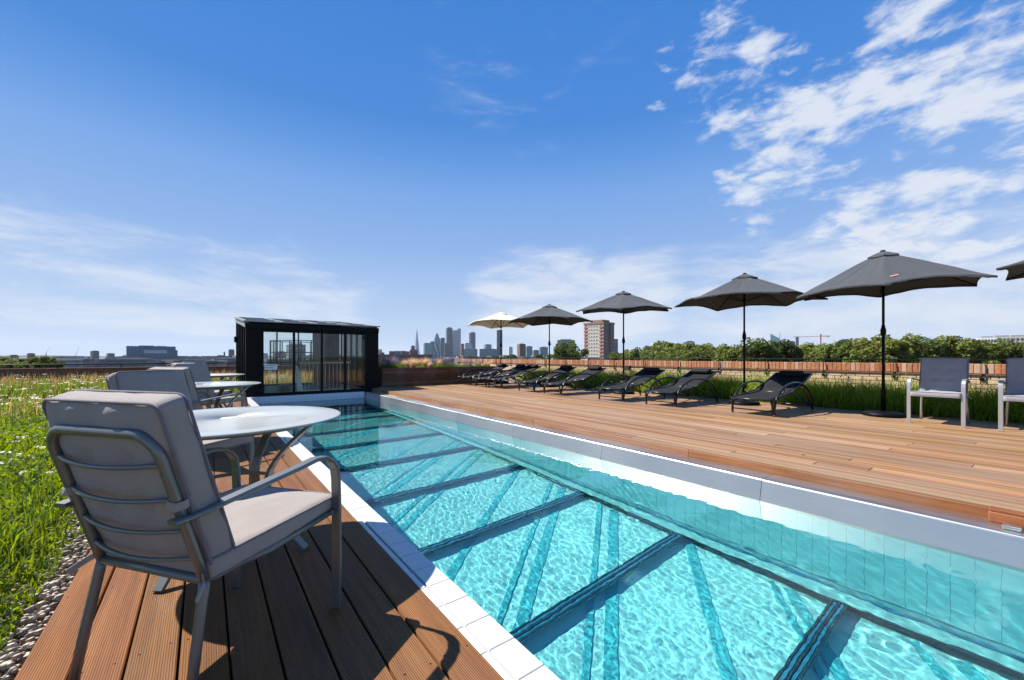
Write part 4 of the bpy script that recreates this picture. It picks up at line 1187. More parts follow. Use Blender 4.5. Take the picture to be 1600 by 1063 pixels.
flowers('blue_flowers', 70, (.12, .20, .65), .011, .15, .28, 'small blue flowers scattered through the meadow', 5, 8)
# planting strip at the foot of the brick wall
n = 36000
y = rng.uniform(-1.5, 11.9, n); x = rng.uniform(RX1 + .04, WALLX - .03, n); k = clumpy(x, y, 1.3)
h = (.42 + .40 * rng.uniform(0, 1, n) ** 1.6 + .30 * np.clip(k, 0, 1)) * (.55 + .45 * np.clip((x - RX1) / .6, 0, 1)) * np.clip(1.25 - .45 * (x - RX1) / 1.6, .7, 1)
cs = green(n, (.21, .33, .03), .35, .5); cd = np.array([[.34, .25, .10]]) * (1 + rng.uniform(-.3, .3, (n, 1)))
cs = np.where((rng.uniform(0, 1, n) < .07 + .22 * np.clip(-k, 0, 1))[:, None], cd, cs)
P1 = blades(n, x, y, np.full(n, -.04), h, rng.uniform(.007, .016, n), rng.uniform(.15, .9, n), cs)
n = 9000
y = rng.uniform(-1.5, 11.9, n); x = rng.uniform(RX1 + .03, WALLX - .05, n); k = clumpy(x, y, 1.3)
P2 = leaves(n, np.stack([x, y, -.02 + rng.uniform(.03, 1, n) * (.28 + .32 * np.clip(k + .2, 0, 1))], 1), rng.uniform(.012, .028, n), green(n, (.21, .32, .03), .4, .4))
V, Cc, polys = cat(P1, P2)
o = obj('border_grass', fast_mesh('border_grass', V, polys, M_leaf, Cc)); tag(o, 'long green grass growing along the foot of the brick parapet', 'grass', kind='stuff')
o = MB().box((RX1 + .001, -2.6, -.0445), (WALLX + .011, 12.2, -.03)).build('border_soil', M_soil); tag(o, kind='structure')
o = MB().bbox((RX1 - .008, -2.6, -.03), (RX1 + .022, 12.2, RZ - .006), .003).build('border_edging', M_black); tag(o, kind='structure')
# gravel strip
bs = [(math.cos(a) * math.cos(e), math.sin(a) * math.cos(e), math.sin(e)) for e in (-.9, 0, .9) for a in np.arange(7) * 2 * PI / 7 + e] + [(0, 0, 1), (0, 0, -1)]
fq = [];
for r0 in (0, 1):
    for j in range(7): fq.append((r0 * 7 + j, r0 * 7 + (j + 1) % 7, (r0 + 1) * 7 + (j + 1) % 7)); fq.append((r0 * 7 + j, (r0 + 1) * 7 + (j + 1) % 7, (r0 + 1) * 7 + j))
for j in range(7): fq.append((14 + j, 14 + (j + 1) % 7, 21)); fq.append(((j + 1) % 7, j, 22))
bs = np.array(bs); fq = np.array(fq)
n = 7000
y = 1.2 + 6.2 * rng.uniform(0, 1, n) ** 1.6; x = rng.uniform(-.80, DX0 - .006, n)
sz = rng.uniform(.006, .019, n)
V = bs[None] * (sz[:, None, None] * np.stack([rng.uniform(.8, 1.5, n), rng.uniform(.7, 1.1, n), rng.uniform(.45, .75, n)], 1)[:, None, :])
V = V * (1 + rng.uniform(-.14, .14, V.shape))
a = rng.uniform(0, 2 * PI, n); ca, sa = np.cos(a)[:, None], np.sin(a)[:, None]
V = np.stack([V[..., 0] * ca - V[..., 1] * sa, V[..., 0] * sa + V[..., 1] * ca, V[..., 2]], -1)
V += np.stack([x, y, -.056 + rng.uniform(.004, .040, n) + np.clip((DX0 - x) * .02, 0, .02)], 1)[:, None, :]
pc = np.array([[.50, .42, .32], [.38, .30, .22], [.58, .52, .44], [.25, .21, .18], [.47, .35, .24], [.43, .38, .33]])[rng.integers(0, 6, n)] * (1 + rng.uniform(-.2, .2, (n, 1)))
o = obj('gravel', fast_mesh('gravel', V.reshape(-1, 3), [(np.arange(n)[:, None, None] * 23 + fq[None]).reshape(-1, 3)], M_pebble, np.repeat(pc, 23, 0), True)); tag(o, 'strip of rounded pebbles between the deck and the meadow', 'gravel', kind='stuff')

ORD = ['first', 'second', 'third', 'fourth', 'fifth', 'sixth', 'seventh', 'eighth', 'ninth', 'tenth', 'eleventh', 'twelfth', 'thirteenth', 'fourteenth', 'fifteenth', 'sixteenth', 'seventeenth', 'eighteenth', 'nineteenth', 'twentieth', 'twenty-first', 'twenty-second', 'twenty-third', 'twenty-fourth']
# planter plants: separate clumps
def clump(kind, seed):
    global rng
    rng = np.random.default_rng(seed)
    if kind == 'feather':
        n = 260; a = rng.uniform(0, 2 * PI, n); r = .06 * rng.uniform(0, 1, n) ** .5
        P = blades(n, r * np.cos(a), r * np.sin(a), np.zeros(n), rng.uniform(.22, .46, n), .010, rng.uniform(.15, .8, n), np.array([[.55, .40, .24]]) * (1 + rng.uniform(-.25, .25, (n, 1))))
        return fast_mesh('blades', *(lambda q: (q[0], q[2]))(cat(P)), M_leaf, P[1]), None
    n = 320; a = rng.uniform(0, 2 * PI, n); r = .20 * rng.uniform(0, 1, n) ** .5
    z = rng.uniform(0, .22, n) * (1 - (r / .26) ** 2)
    P = leaves(n, np.stack([r * np.cos(a), r * np.sin(a), z], 1), rng.uniform(.014, .03, n), green(n, (.07, .13, .025), .35, .35))
    lf = fast_mesh('leaves', *(lambda q: (q[0], q[2]))(cat(P)), M_leaf, P[1])
    if kind == 'shrub': return lf, None
    n = 60; a = rng.uniform(0, 2 * PI, n); r = .20 * rng.uniform(0, 1, n) ** .5; h = rng.uniform(.24, .42, n)
    st = blades(n, r * np.cos(a), r * np.sin(a), np.zeros(n), h, .006, rng.uniform(.05, .3, n), green(n, (.10, .14, .05)))
    tips = st[0].reshape(-1, 5, 3)[:, 4]
    cen = np.repeat(tips, 8, 0); cen = cen + rng.normal(size=cen.shape) * np.array([[.008, .008, .028]])
    pt = leaves(len(cen), cen, np.full(len(cen), .014), np.array([[.26, .20, .32]]) * (1 + rng.uniform(-.3, .3, (len(cen), 1))))
    V, Cc, polys = cat(st, pt)
    return lf, fast_mesh('flower_spikes', V, polys, M_petal, Cc)
protos = {k: clump(k, s) for k, s in (('feather', 21), ('shrub', 22), ('lavender', 23))}
LB = {'feather': ('feather_grass', 'straw pink feathery grass tuft in the planter', 'plant', 'feather grass tufts in the planter'),
      'shrub': ('leafy_plant', 'low green leafy plant in the planter', 'plant', 'green plants in the planter'),
      'lavender': ('lavender_plant', 'purple flower spikes in the planter', 'plant', 'purple flowering plants in the planter')}
rp = random.Random(4)
col_ = 0
x = 4.42
while x < 8.4:
    for row in range(3):
        kd = rp.choice(['feather', 'shrub', 'lavender', 'feather', 'shrub']) if x < 6.6 else rp.choice(['lavender', 'shrub', 'shrub', 'shrub', 'feather'])
        nm, lab, ct, gp = LB[kd]
        lab = lab + ', %s row, %s from the pavilion' % (('front', 'middle', 'back')[row], ORD[col_])
        e = empty(nm, (min(x + rp.uniform(-.08, .08), 8.3), PY + .22 + row * .42 + rp.uniform(-.08, .08), .595), rp.uniform(0, 6)); tag(e, lab, ct, gp)
        s_ = rp.uniform(.65, 1.0) * (1.0 if x < 6.6 else .75); e.scale = (s_, s_, s_)
        a, b = protos[kd]
        obj('blades' if kd == 'feather' else 'leaves', a, e)
        if b: obj('flower_spikes', b, e)
    x += .30; col_ += 1
# straggling plants in front of the wall
def weed(pos, h, seed, lab):
    e = empty('tall_weed', (*pos, -.03), seed); tag(e, lab, 'plant', 'tall weeds along the parapet')
    r_ = random.Random(seed); m = MB(); L_ = []
    for k in range(5):
        a = r_.uniform(0, 6.28); l = r_.uniform(.05, .2); hh = h * r_.uniform(.7, 1)
        pth = [Vector((math.cos(a) * l * q * q, math.sin(a) * l * q * q, hh * q)) for q in np.linspace(0, 1, 6)]
        m.tube(pth, lambda t: .004 * (1 - .7 * t), 5)
        for q in np.linspace(.25, 1, 16):
            i = min(4, int(q * 5)); L_.append(pth[i].lerp(pth[i + 1], q * 5 - i) + Vector((r_.gauss(0, .025), r_.gauss(0, .025), r_.gauss(0, .01))))
    st = m.build('stems', plain('weed_stem', (.12, .14, .05), .8), e)
    P = leaves(len(L_), np.array([tuple(p) for p in L_]), rng.uniform(.012, .03, len(L_)), green(len(L_), (.09, .16, .03), .3, .5))
    obj('leaves', fast_mesh('leaves', *(lambda q: (q[0], q[2]))(cat(P)), M_leaf, P[1]), e)
weed((9.5, 3.95), .85, 3, 'tall weed growing before the parapet behind the nearest lounger'); weed((9.6, 2.3), .75, 5, 'tall weed before the parapet between the two nearest grey umbrellas'); weed((9.5, .45), .8, 9, 'tall weed rising behind the armchair at the picture edge')
weed((9.55, 5.7), .7, 14, 'tall weed before the parapet behind the seventh lounger')

# ================================================================== TREES
def tree_meshes(seed, rx, rz, nleaf, size, base, flat=0):
    """crown of leaf clumps on several lobes, tapered trunk with limbs; crown centre at origin height given by the caller"""
    g = np.random.default_rng(seed)
    L_ = []; C_ = []
    nl = 36
    lob = g.normal(size=(nl, 3)); lob /= np.linalg.norm(lob, axis=1)[:, None]
    lob = lob * g.uniform(.35, .88, (nl, 1)); lob[:, 2] = lob[:, 2] * .9
    rad = g.uniform(.14, .34, nl)
    per = nleaf // nl
    for k in range(nl):
        d = g.normal(size=(per, 3)); d /= np.linalg.norm(d, axis=1)[:, None]
        p = lob[k] + d * rad[k] * (g.uniform(.55, 1.08, (per, 1)) ** .6)
        L_.append(p); C_.append(np.full(per, g.uniform(.75, 1.25)))
    P = np.concatenate(L_); cl = np.concatenate(C_)
    P = P * np.array([[rx, rx, rz]])
    n = len(P)
    nrm = P / np.array([[rx, rx, rz]]) + g.normal(size=(n, 3)) * .7; nrm /= np.linalg.norm(nrm, axis=1)[:, None]
    t = np.cross(nrm, g.normal(size=(n, 3))); t /= np.linalg.norm(t, axis=1)[:, None]; b = np.cross(nrm, t)
    s = size * g.uniform(.6, 1.4, (n, 1))
    V = np.stack([P - t * s, P + b * s * .7, P + t * s, P - b * s * .7], 1).reshape(-1, 3)
    col = np.array([base]) * cl[:, None] * (1 + g.uniform(-.25, .25, (n, 1)))
    return fast_mesh('crown', V, [np.arange(n)[:, None] * 4 + np.array([[0, 1, 2, 3]])], M_tree, np.repeat(col, 4, 0))
def trunk_mesh(H, r, rx, seed):
    g = random.Random(seed); m = MB()
    m.tube([(0, 0, 0), (.1 * r, 0, H * .3), (-.2 * r, .2 * r, H * .6), (0, 0, H * .95)], lambda t: r * (1 - .75 * t), 8)
    for k in range(6):
        a = k * 1.05 + g.uniform(0, .4); z = H * g.uniform(.45, .75)
        m.tube([(0, 0, z), (math.cos(a) * rx * .3, math.sin(a) * rx * .3, z + H * .12), (math.cos(a) * rx * .6, math.sin(a) * rx * .6, z + H * .2)], lambda t: r * .4 * (1 - .8 * t), 6)
    return m.mesh('trunk', M_bark)
TV = [(tree_meshes(31, 1, 1, 6500, .058, (.105, .132, .024)), 'rounded'), (tree_meshes(32, 1, 1, 6500, .058, (.090, .118, .022)), 'broad'), (tree_meshes(33, 1, 1, 6500, .058, (.125, .145, .028)), 'tall'), (tree_meshes(34, 1, 1, 6500, .056, (.075, .102, .02)), 'dense')]
TT = trunk_mesh(1, .035, .9, 2)
def tree(u, D, vtop, wpx, var, lab, gname='trees standing beyond the parapet', squash=.9, name='broadleaf_tree'):
    p = far(u, D); zt = alt(vtop, D); rx = wpx / 2 / FPX * D; rz = rx * squash
    e = empty(name, (p.x, p.y, GZ), u * 7.1); tag(e, lab, 'tree', gname)
    c = obj('crown', TV[var][0], e); rq = random.Random(int(u * 3 + D)); c.scale = (rx * rq.uniform(.85, 1.2), rx * rq.uniform(.85, 1.2), rz); c.location = (0, 0, zt - rz * .97 - GZ)
    k = obj('trunk', TT, e); hh = zt - rz - GZ; k.scale = (hh, hh, hh)
tree(887, 170, 531, 64, 3, 'round dense green tree in front of the beige tower block', squash=.85)
row = [(1052, 150, 527, 62, 0), (1085, 135, 538, 50, 2), (1022, 160, 541, 44, 1), (1112, 140, 536, 46, 1), (1140, 120, 541, 50, 2), (1165, 110, 533, 52, 0), (1190, 105, 526, 62, 1), (1215, 112, 533, 50, 3), (1243, 118, 540, 50, 0), (1268, 115, 538, 48, 2),
       (1295, 110, 534, 52, 1), (1322, 108, 532, 54, 3), (1348, 104, 528, 58, 0), (1375, 100, 525, 62, 2), (1408, 98, 521, 70, 1), (1440, 95, 525, 64, 0), (1470, 96, 527, 60, 3), (1500, 92, 527, 66, 2), (1532, 90, 529, 66, 1), (1562, 92, 532, 66, 0), (1595, 88, 534, 70, 3), (1630, 88, 530, 70, 1), (990, 190, 546, 36, 2), (968, 210, 548, 34, 0)]
for i, (u, D, v, w, k) in enumerate(sorted(row)):
    tree(u, D, v - 4, w * 1.15, k, 'leafy green tree behind the parapet, %s along the tree line counting from the tower block' % ORD[i], 'tree line behind the parapet')
for i, (u, v, w) in enumerate([(739, 553, 16), (762, 556, 14), (790, 555, 20), (800, 553, 16), (843, 551, 14), (820, 556, 16), (862, 552, 18), (700, 558, 14)]):
    tree(u, 420, v, w, i % 4, 'small distant tree among the city rooftops, %s counting from the pavilion' % ORD[sorted([739, 762, 790, 800, 843, 820, 862, 700]).index(u)], 'small trees among the rooftops')
for i, (u, v, w, D) in enumerate([(8, 557, 46, 60), (38, 556, 44, 58), (66, 555, 36, 56), (84, 560, 28, 57)]):
    tree(u, D, v, w, (2, 0, 2, 0)[i], 'yellow green tree beyond the far parapet, %s from the picture edge' % ORD[i], 'trees beyond the far parapet', .7)

# ================================================================== CITY
F_glassblue = facade('blue_glass_facade', (.12, .17, .21), (.07, .13, .18), 3.9, 3, .7, .2)
F_dark = facade('dark_glass_facade', (.05, .075, .10), (.03, .055, .085), 3.9, 3, .7, .2)
F_pale = facade('pale_facade', (.42, .43, .44), (.20, .25, .30), 3.6, 3.5, .55, .4)
F_white = facade('white_facade', (.60, .60, .58), (.12, .14, .16), 3.0, 3.6, .5, .5, vfrac=.5)
F_brown = facade('brown_brick_facade', (.20, .11, .08), (.08, .07, .07), 3.0, 3.2, .45, .6, vfrac=.5)
F_teal = facade('teal_facade', (.16, .28, .30), (.08, .16, .19), 3.8, 3, .65, .25)
F_hosp = facade('blue_cladding', (.015, .13, .24), (.01, .07, .14), 4.2, 6, .6, .25)
F_grey = facade('grey_facade', (.20, .20, .20), (.08, .09, .10), 3.2, 3.4, .5, .6)
M_conc = plain('pale_concrete', (.45, .43, .40), .8)
def tower(name, u0, u1, v, D, mat, lab, yaw=.3, depth=1.0, plant=True, taper=1.0, steps=None, cat_='building', group=None):
    p = far((u0 + u1) / 2, D); w = (u1 - u0) / FPX * D / (abs(math.cos(yaw)) + depth * abs(math.sin(yaw))); H = alt(v, D) - GZ; d = w * depth
    view = math.atan2(p.x, p.y)
    e = empty(name, (p.x, p.y, GZ), -view + yaw); tag(e, lab, cat_, group)
    wt, dt = w * taper, d * taper
    hb = H * (.965 if plant else 1)
    m = MB(); m.add([(-w/2, -d/2, 0), (w/2, -d/2, 0), (w/2, d/2, 0), (-w/2, d/2, 0), (-wt/2, -dt/2, hb), (wt/2, -dt/2, hb), (wt/2, dt/2, hb), (-wt/2, dt/2, hb)], [(3,2,1,0),(4,5,6,7),(0,1,5,4),(1,2,6,5),(2,3,7,6),(3,0,4,7)])
    m.build('body', mat, e)
    if plant:
        MB().box((-wt * .32, -dt * .32, hb), (wt * .32, dt * .32, H)).build('roof_plant', M_bluegrey, e)
        MB().box((-wt * .5, -dt * .5, hb), (wt * .5, -dt * .46, hb + H * .008)).build('parapet', mat, e)
    if steps:
        for (a, b, hh) in steps: MB().box((-w/2 + a * w, -d * .45, hb), (-w/2 + b * w, d * .45, hh * H)).build('upper_tier', mat, e)
    return e, w, d, H
# tapered glass spire
p = far(651.5, 4300); e = empty('glass_spire_tower', (p.x, p.y, GZ), .4); tag(e, 'tall pale pointed glass spire tower on the skyline', 'tower')
wS = 10.5 / FPX * 4300 / 2; HS = alt(513.5, 4300) - GZ
m = MB(); n_ = 8
for j in range(n_):
    a, b = 2 * PI * j / n_, 2 * PI * (j + 1) / n_
    q = .93
    m.add([(wS * math.cos(a), wS * math.sin(a), 0), (wS * math.cos(b), wS * math.sin(b), 0), (wS * (1 - q) * math.cos(b), wS * (1 - q) * math.sin(b), HS * (.90 + .03 * (j % 3))), (wS * (1 - q) * math.cos(a), wS * (1 - q) * math.sin(a), HS * (.90 + .03 * (j % 3)))], [(0, 1, 2, 3)])
m.build('facets', facade('spire_glass', (.36, .44, .50), (.28, .37, .45), 4, 3, .7, .2), e)
MB().lathe([(wS * .07, HS * .85), (.5, HS)], 6).build('tip', F_pale, e)
# bullet shaped tower
D = 2900; p = far(682.5, D); e = empty('bullet_shaped_tower', (p.x, p.y, GZ), 0); tag(e, 'rounded bullet shaped glass tower with dark diagonal bands', 'tower')
rB = 6.0 / FPX * D; HB = alt(520.5, D) - GZ
t = MT('diagonal_band_glass'); sx = t.node('ShaderNodeSeparateXYZ'); t.link(t.coord(), sx.inputs[0])
at = t.math('ARCTAN2', sx.outputs[1], sx.outputs[0]); q = t.math('FRACT', t.math('ADD', t.math('MULTIPLY', at, 6 / (2 * PI)), t.math('DIVIDE', sx.outputs[2], 95.0)))
t.set(Base_Color=t.mix(t.math('LESS_THAN', q, .42), (.22, .32, .38), (.05, .09, .13)), Roughness=.2)
MB().lathe([(rB * .78, 0), (rB * .95, HB * .2), (rB, HB * .40), (rB * .93, HB * .60), (rB * .74, HB * .78), (rB * .48, HB * .90), (rB * .22, HB * .97), (0, HB)], 24).build('body', t.m, e)
MB().lathe([(rB * .30, HB * .957), (rB * .20, HB * .978), (0, HB * 1.004)], 20).build('dome', F_dark, e)
tower('glass_office_block', 661, 674, 536, 2600, F_teal, 'square teal glass office block left of the bullet shaped tower', .2)
tower('glass_office_tower', 672, 679, 533.5, 2700, F_glassblue, 'narrow blue glass building just left of the bullet shaped tower', .1)
tower('dark_office_tower', 687, 695, 528, 2950, F_dark, 'dark stepped tower just right of the bullet shaped tower', .3, steps=[(.3, 1, 1.0)])
tower('dark_glass_tower', 696, 707.6, 511.6, 3000, F_dark, 'tallest dark blue glass tower with slightly narrowing sides', .25, .9, taper=.90)
tower('white_office_tower', 707.4, 720, 516.5, 3000, F_pale, 'pale grey stepped tower right of the tallest dark tower', .1, .8, False, steps=[(.55, 1, 1.06)])
tower('dark_low_block', 694, 706, 536, 2750, F_dark, 'dark glass block at the foot of the tallest tower', .1)
tower('brown_tower_block', 719.5, 725, 537, 1500, F_brown, 'slim brown tower block below the pale stepped tower', .4)
tower('pale_office_block', 725.5, 738, 536, 2600, F_pale, 'pale glass block left of the slim dark tower', .1)
tower('slim_dark_tower', 733, 743, 519, 2900, F_dark, 'dark tower with a small raised roof box in mid skyline', .4)
tower('low_glass_block', 724, 746, 545, 1900, F_teal, 'wide low teal glass block in mid skyline', .1, .4)
tower('glass_corner_block', 756, 768, 538, 2100, F_teal, 'teal glass block with a flat roof left of the cream umbrella pole', .3)
tower('curved_glass_block', 749, 777, 545, 1800, F_glassblue, 'wide low blue glass block below the cream umbrella', .05, .4)
tower('slim_grey_tower', 776, 785, 516, 2300, F_dark, 'slim dark tower partly hidden by the cream umbrella', .15, .6, False)
tower('white_low_block', 794, 801, 542, 1300, F_white, 'small white block between the two far umbrella poles', .2)
tower('brown_twin_block', 808, 821.5, 537, 900, F_brown, 'brown brick tower block left of the second umbrella pole', .5, .8)
tower('teal_block', 821, 832, 541, 1500, F_teal, 'small teal block right of the brown tower block', .2)
tower('grey_block', 832, 842, 547, 1200, F_grey, 'small grey block between brown tower block and umbrella pole', .2)
tower('round_topped_block', 842, 856, 542, 1800, F_glassblue, 'pale blue block just left of the second umbrella pole', .2)
tower('glass_slab_block', 870, 898, 530.5, 700, F_teal, 'wide glass block showing above the round tree', .15, .4)
tower('slim_blue_tower', 959, 965.5, 530, 1700, F_dark, 'slim dark blue tower right of the beige tower block', .1, .8, False)
tower('dark_block', 1005, 1017, 541, 800, F_dark, 'small dark block left of the white flats', .2)
tower('white_flats', 1019, 1037, 535, 600, F_white, 'white block of flats left of the big round tree', .25, .5)
tower('white_flats', 1070, 1085, 533, 500, F_white, 'white flats peeping over the trees right of the round crown', .3, .6)
tower('small_grey_block', 985, 1000, 549, 900, F_pale, 'low pale block right of the middle umbrella pole', .1)
tower('small_grey_block', 1098, 1120, 545, 600, F_grey, 'low grey roof between trees left of the tilted umbrella pole', .1)
# wedge topped tower
D = 1500; p = far(1211.5, D); e = empty('wedge_tower', (p.x, p.y, GZ), -math.atan2(p.x, p.y)); tag(e, 'teal glass tower with a slanted wedge top above the trees', 'tower')
w = 13 / FPX * D; h0, h1 = alt(521.6, D) - GZ, alt(530, D) - GZ
MB().add([(-w/2, -8, 0), (w/2, -8, 0), (w/2, 8, 0), (-w/2, 8, 0), (-w/2, -8, h0), (w/2, -8, h1), (w/2, 8, h1), (-w/2, 8, h0)], [(3,2,1,0),(4,5,6,7),(0,1,5,4),(1,2,6,5),(2,3,7,6),(3,0,4,7)]).build('body', F_teal, e)
MB().tube([(w * .45, 0, h1), (w * .45, 0, h0 + 4)], .6, 6).build('mast', M_black, e)
tower('grey_glass_block', 1227, 1241, 533, 1100, F_glassblue, 'grey glass block beside the wedge topped tower', .3)
tower('slim_spiral_tower', 1244, 1247.5, 526, 1800, F_dark, 'very slim dark tower left of the red crane', 0, 1, True, 1.15)
tower('white_low_block', 1250, 1262, 541.5, 800, F_white, 'small white roof among trees below the crane jib', .1)
tower('dark_flat_block', 1313, 1325, 530, 700, F_dark, 'dark flat roofed block showing just over the trees', .2)
# red tower crane
D = 900; p = far(1282.5, D); e = empty('tower_crane', (p.x, p.y, GZ), -math.atan2(p.x, p.y)); tag(e, 'red tower crane with a long thin jib above the trees', 'crane')
M_crane = plain('crane_red', (.42, .11, .07), .6); HZ = alt(526, D) - GZ; k_ = D / FPX
MB().box((-1.1 * k_ * .8, -1, 0), (1.1 * k_ * .8, 1, HZ)).build('mast', M_crane, e)
MB().box((-36 * k_, -.6, HZ), (-1.2 * k_, .6, HZ + .7 * k_)).build('jib', M_crane, e)
MB().box((1.2 * k_, -.7, HZ - .1 * k_), (12 * k_, .7, HZ + 1.1 * k_)).build('counter_jib', M_crane, e)
MB().box((7 * k_, -1, HZ - 1.4 * k_), (11 * k_, 1, HZ - .12 * k_)).build('counterweight', M_conc, e)
MB().box((-1.0 * k_, -1.1, HZ + .01), (1.0 * k_, 1.1, HZ + 4 * k_)).build('tower_head', M_crane, e)
# beige tower block with red balcony panels
D = 330; u0, u1 = 913, 959; p = far(936, D); view = math.atan2(p.x, p.y); yaw = -.60
H = alt(507.5, D) - GZ
e = empty('tower_block', (p.x, p.y, GZ), -view + yaw); tag(e, 'beige tower block with rows of windows and red balcony panels', 'building')
w, d = 18.3, 15.0
M_beige = plain('beige_panel', (.47, .40, .31), .8); M_bbrick = plain('brown_brick_far', (.24, .155, .115), .85); M_win = plain('dark_window', (.06, .07, .08), .15); M_redp = plain('red_panel', (.42, .15, .11), .7); M_strip = plain('dark_stair_strip', (.035, .032, .032), .5)
MB().box((-w/2, -d/2, 0), (w/2, d/2, H)).build('body', M_beige, e)
MB().box((-w/2 - .4, -d/2 - .4, H), (w/2 + .4, d/2 + .4, H + 1.4)).build('roof_band', M_bbrick, e)
MB().box((-w/2 + 4, -d/2 + 3, H + 1.4), (w/2 - 3, d/2 - 2, H + 3.4)).build('roof_plant', M_bbrick, e)
MB().box((w/2, -d/2, 0), (w/2 + .12, -.8, H - .01)).build('brick_panel', M_bbrick, e)
MB().box((w/2, -.79, 0), (w/2 + .05, 2.2, H - .01)).build('stair_strip', M_strip, e)
MB().box((w/2, 2.21, 0), (w/2 + .12, d/2, H - .01)).build('brick_panel', M_bbrick, e)
fh = 2.75; wmesh = MB().box((-.6, -.12, -.5), (.6, 0.0, .5)).mesh('window', M_win); fr_ = MB().box((-.85, -.05, -.72), (.85, .0, .70)).mesh('window_frame', M_white); rm = MB().box((-1.5, -.45, -.55), (1.5, 0, .55)).mesh('balcony_panel', M_redp)
wm2 = MB().box((0, -.75, -.6), (.16, .75, .6)).mesh('window', M_win)
k = 0
zf = H - 1.7
while zf > 12:
    for x in (-4.4, -1.9, .6, 3.1):
        o = obj('window', wmesh, e); o.location = (x, -d/2 - .02, zf)
        obj('window_frame', fr_, o)
    for x in (-w/2 + 1.6, w/2 - 2.2):
        o = obj('balcony_panel', rm, e); o.location = (x, -d/2 - .01, zf - .75)
        o = obj('window', wmesh, e); o.location = (x, -d/2 - .02, zf + .55)
    for y in (-5.6, -2.6, 3.6, 5.9):
        o = obj('window', wm2, e); o.location = (w/2 + .05, y, zf)
    zf -= fh
# white flats at the right edge
for i, (u0, u1, v, lab) in enumerate([(1531, 1552, 526, 'white apartment block over the trees, left one of three'), (1553, 1577, 524.5, 'white apartment block over the trees, middle one of three'), (1578, 1606, 524, 'white apartment block over the trees at the picture edge')]):
    D = 260; e, w, d, H = tower('apartment_block', u0, u1, v, D, M_conc if i else M_white, lab, .15, .5, group='apartment blocks over the trees')
    wn = MB().box((-w * .05, -.1, -.7), (w * .05, 0, .7)).mesh('window', M_win)
    z = H * .965 - 1.5
    for r_i in range(4):
        for c_i in range(6):
            o = obj('window', wn, e); o.location = (-w/2 + (c_i + .5) * w / 6, -d/2 - .02, z)
        z -= 2.8
# left horizon
p_ = 'on the left horizon'
e, w, d, H = tower('blue_hospital_block', 207, 265.5, 541.5, 900, F_hosp, 'large blue clad block with a lower wing on the left horizon', .06, .5, False, steps=[(.25, .55, 1.035), (.6, .8, 1.02)])
MB().box((-w * .17, -d * .75, 0), (w * .53, -d * .51, H * .80)).build('lower_wing', F_hosp, e)
MB().box((-w * .17, -d * .765, H * .62), (w * .30, -d * .751, H * .79)).build('pale_panel', F_pale, e)
tower('tower_block', 143, 153, 548, 700, F_grey, 'grey tower block left of the blue block', .3)
tower('tower_block', 168, 177.5, 552, 800, F_grey, 'short dark tower block between grey tower and blue block', .2)
tower('tower_block', 44, 52.5, 552, 900, F_brown, 'small brown tower above the left trees', .2)
tower('tower_block', 17, 26, 554.5, 900, F_brown, 'low brown building above the trees at the picture edge', .2)
tower('low_block', 96, 116, 559, 500, F_grey, 'long low grey building right of the yellow green trees', .1, .4)
tower('tower_block', 357.5, 365.5, 546, 1200, F_dark, 'slim dark tower immediately left of the glass pavilion', .1)
tower('tower_block', 340, 348, 555, 1200, F_grey, 'squat grey block left of the chimney near the pavilion', .1)
tower('tower_block', 297, 311, 556.5, 800, F_brown, 'low brown block right of the big blue block', .2)
tower('low_block', 193, 207, 555, 1000, F_grey, 'low grey block just left of the big blue block', .2)
p = far(350.5, 900); e = empty('chimney', (p.x, p.y, GZ)); tag(e, 'slender dark chimney left of the glass pavilion', 'chimney')
MB().lathe([(2.2, 0), (1.3, alt(550, 900) - GZ)], 12).build('shaft', M_black, e); MB().lathe([(1.6, alt(550, 900) - GZ - 1.5), (1.6, alt(550, 900) - GZ + .02)], 12).build('rim', M_bluegrey, e)
for u, v0, v1, lab in ((118, 541, 560, 'thin leaning crane on the far left horizon'), (72, 542, 556, 'thin leaning crane above the left trees')):
    p = far(u, 1500); e = empty('distant_crane', (p.x, p.y, GZ), -math.atan2(p.x, p.y)); tag(e, lab, 'crane'); kk = 1500 / FPX
    MB().box((-.5 * kk, -1, 0), (.5 * kk, 1, alt(v1 - 4, 1500) - GZ)).build('mast', M_bluegrey, e)
    MB().tube([(0, 0, alt(v1 - 4, 1500) - GZ), (4 * kk, 0, alt(v0, 1500) - GZ)], .45, 6).build('jib', M_bluegrey, e)
# gas holder frame and flats seen through the pavilion
D = 210; p = far(470, D); e = empty('gasholder_frame', (p.x, p.y, GZ)); tag(e, 'round iron gas holder frame of tall columns seen through the pavilion glass', 'gas holder')
rG = 13.6; HG = alt(533, D) - GZ
for k in range(18):
    a = 2 * PI * k / 18
    MB().tube([(rG * math.cos(a), rG * math.sin(a), 0), (rG * math.cos(a), rG * math.sin(a), HG)], .28, 6).build('column', M_black, e)
for z in (HG - .2, HG * .78, HG * .55): MB().tube([(rG * math.cos(a), rG * math.sin(a), z) for a in np.linspace(0, 2 * PI, 37)[:-1]], .2, 6, False, True).build('ring_girder', M_black, e)
tower('grey_flats', 449, 476, 537, 300, F_grey, 'grey flats inside the gas holder outline behind the pavilion', .3, .8)
tower('grey_flats', 428, 447, 549, 400, F_brown, 'low brown flats behind the left panes of the pavilion', .2, .8)
tower('grey_flats', 408, 418, 552, 600, F_pale, 'small pale block behind the first pane of the pavilion', .2, .8)
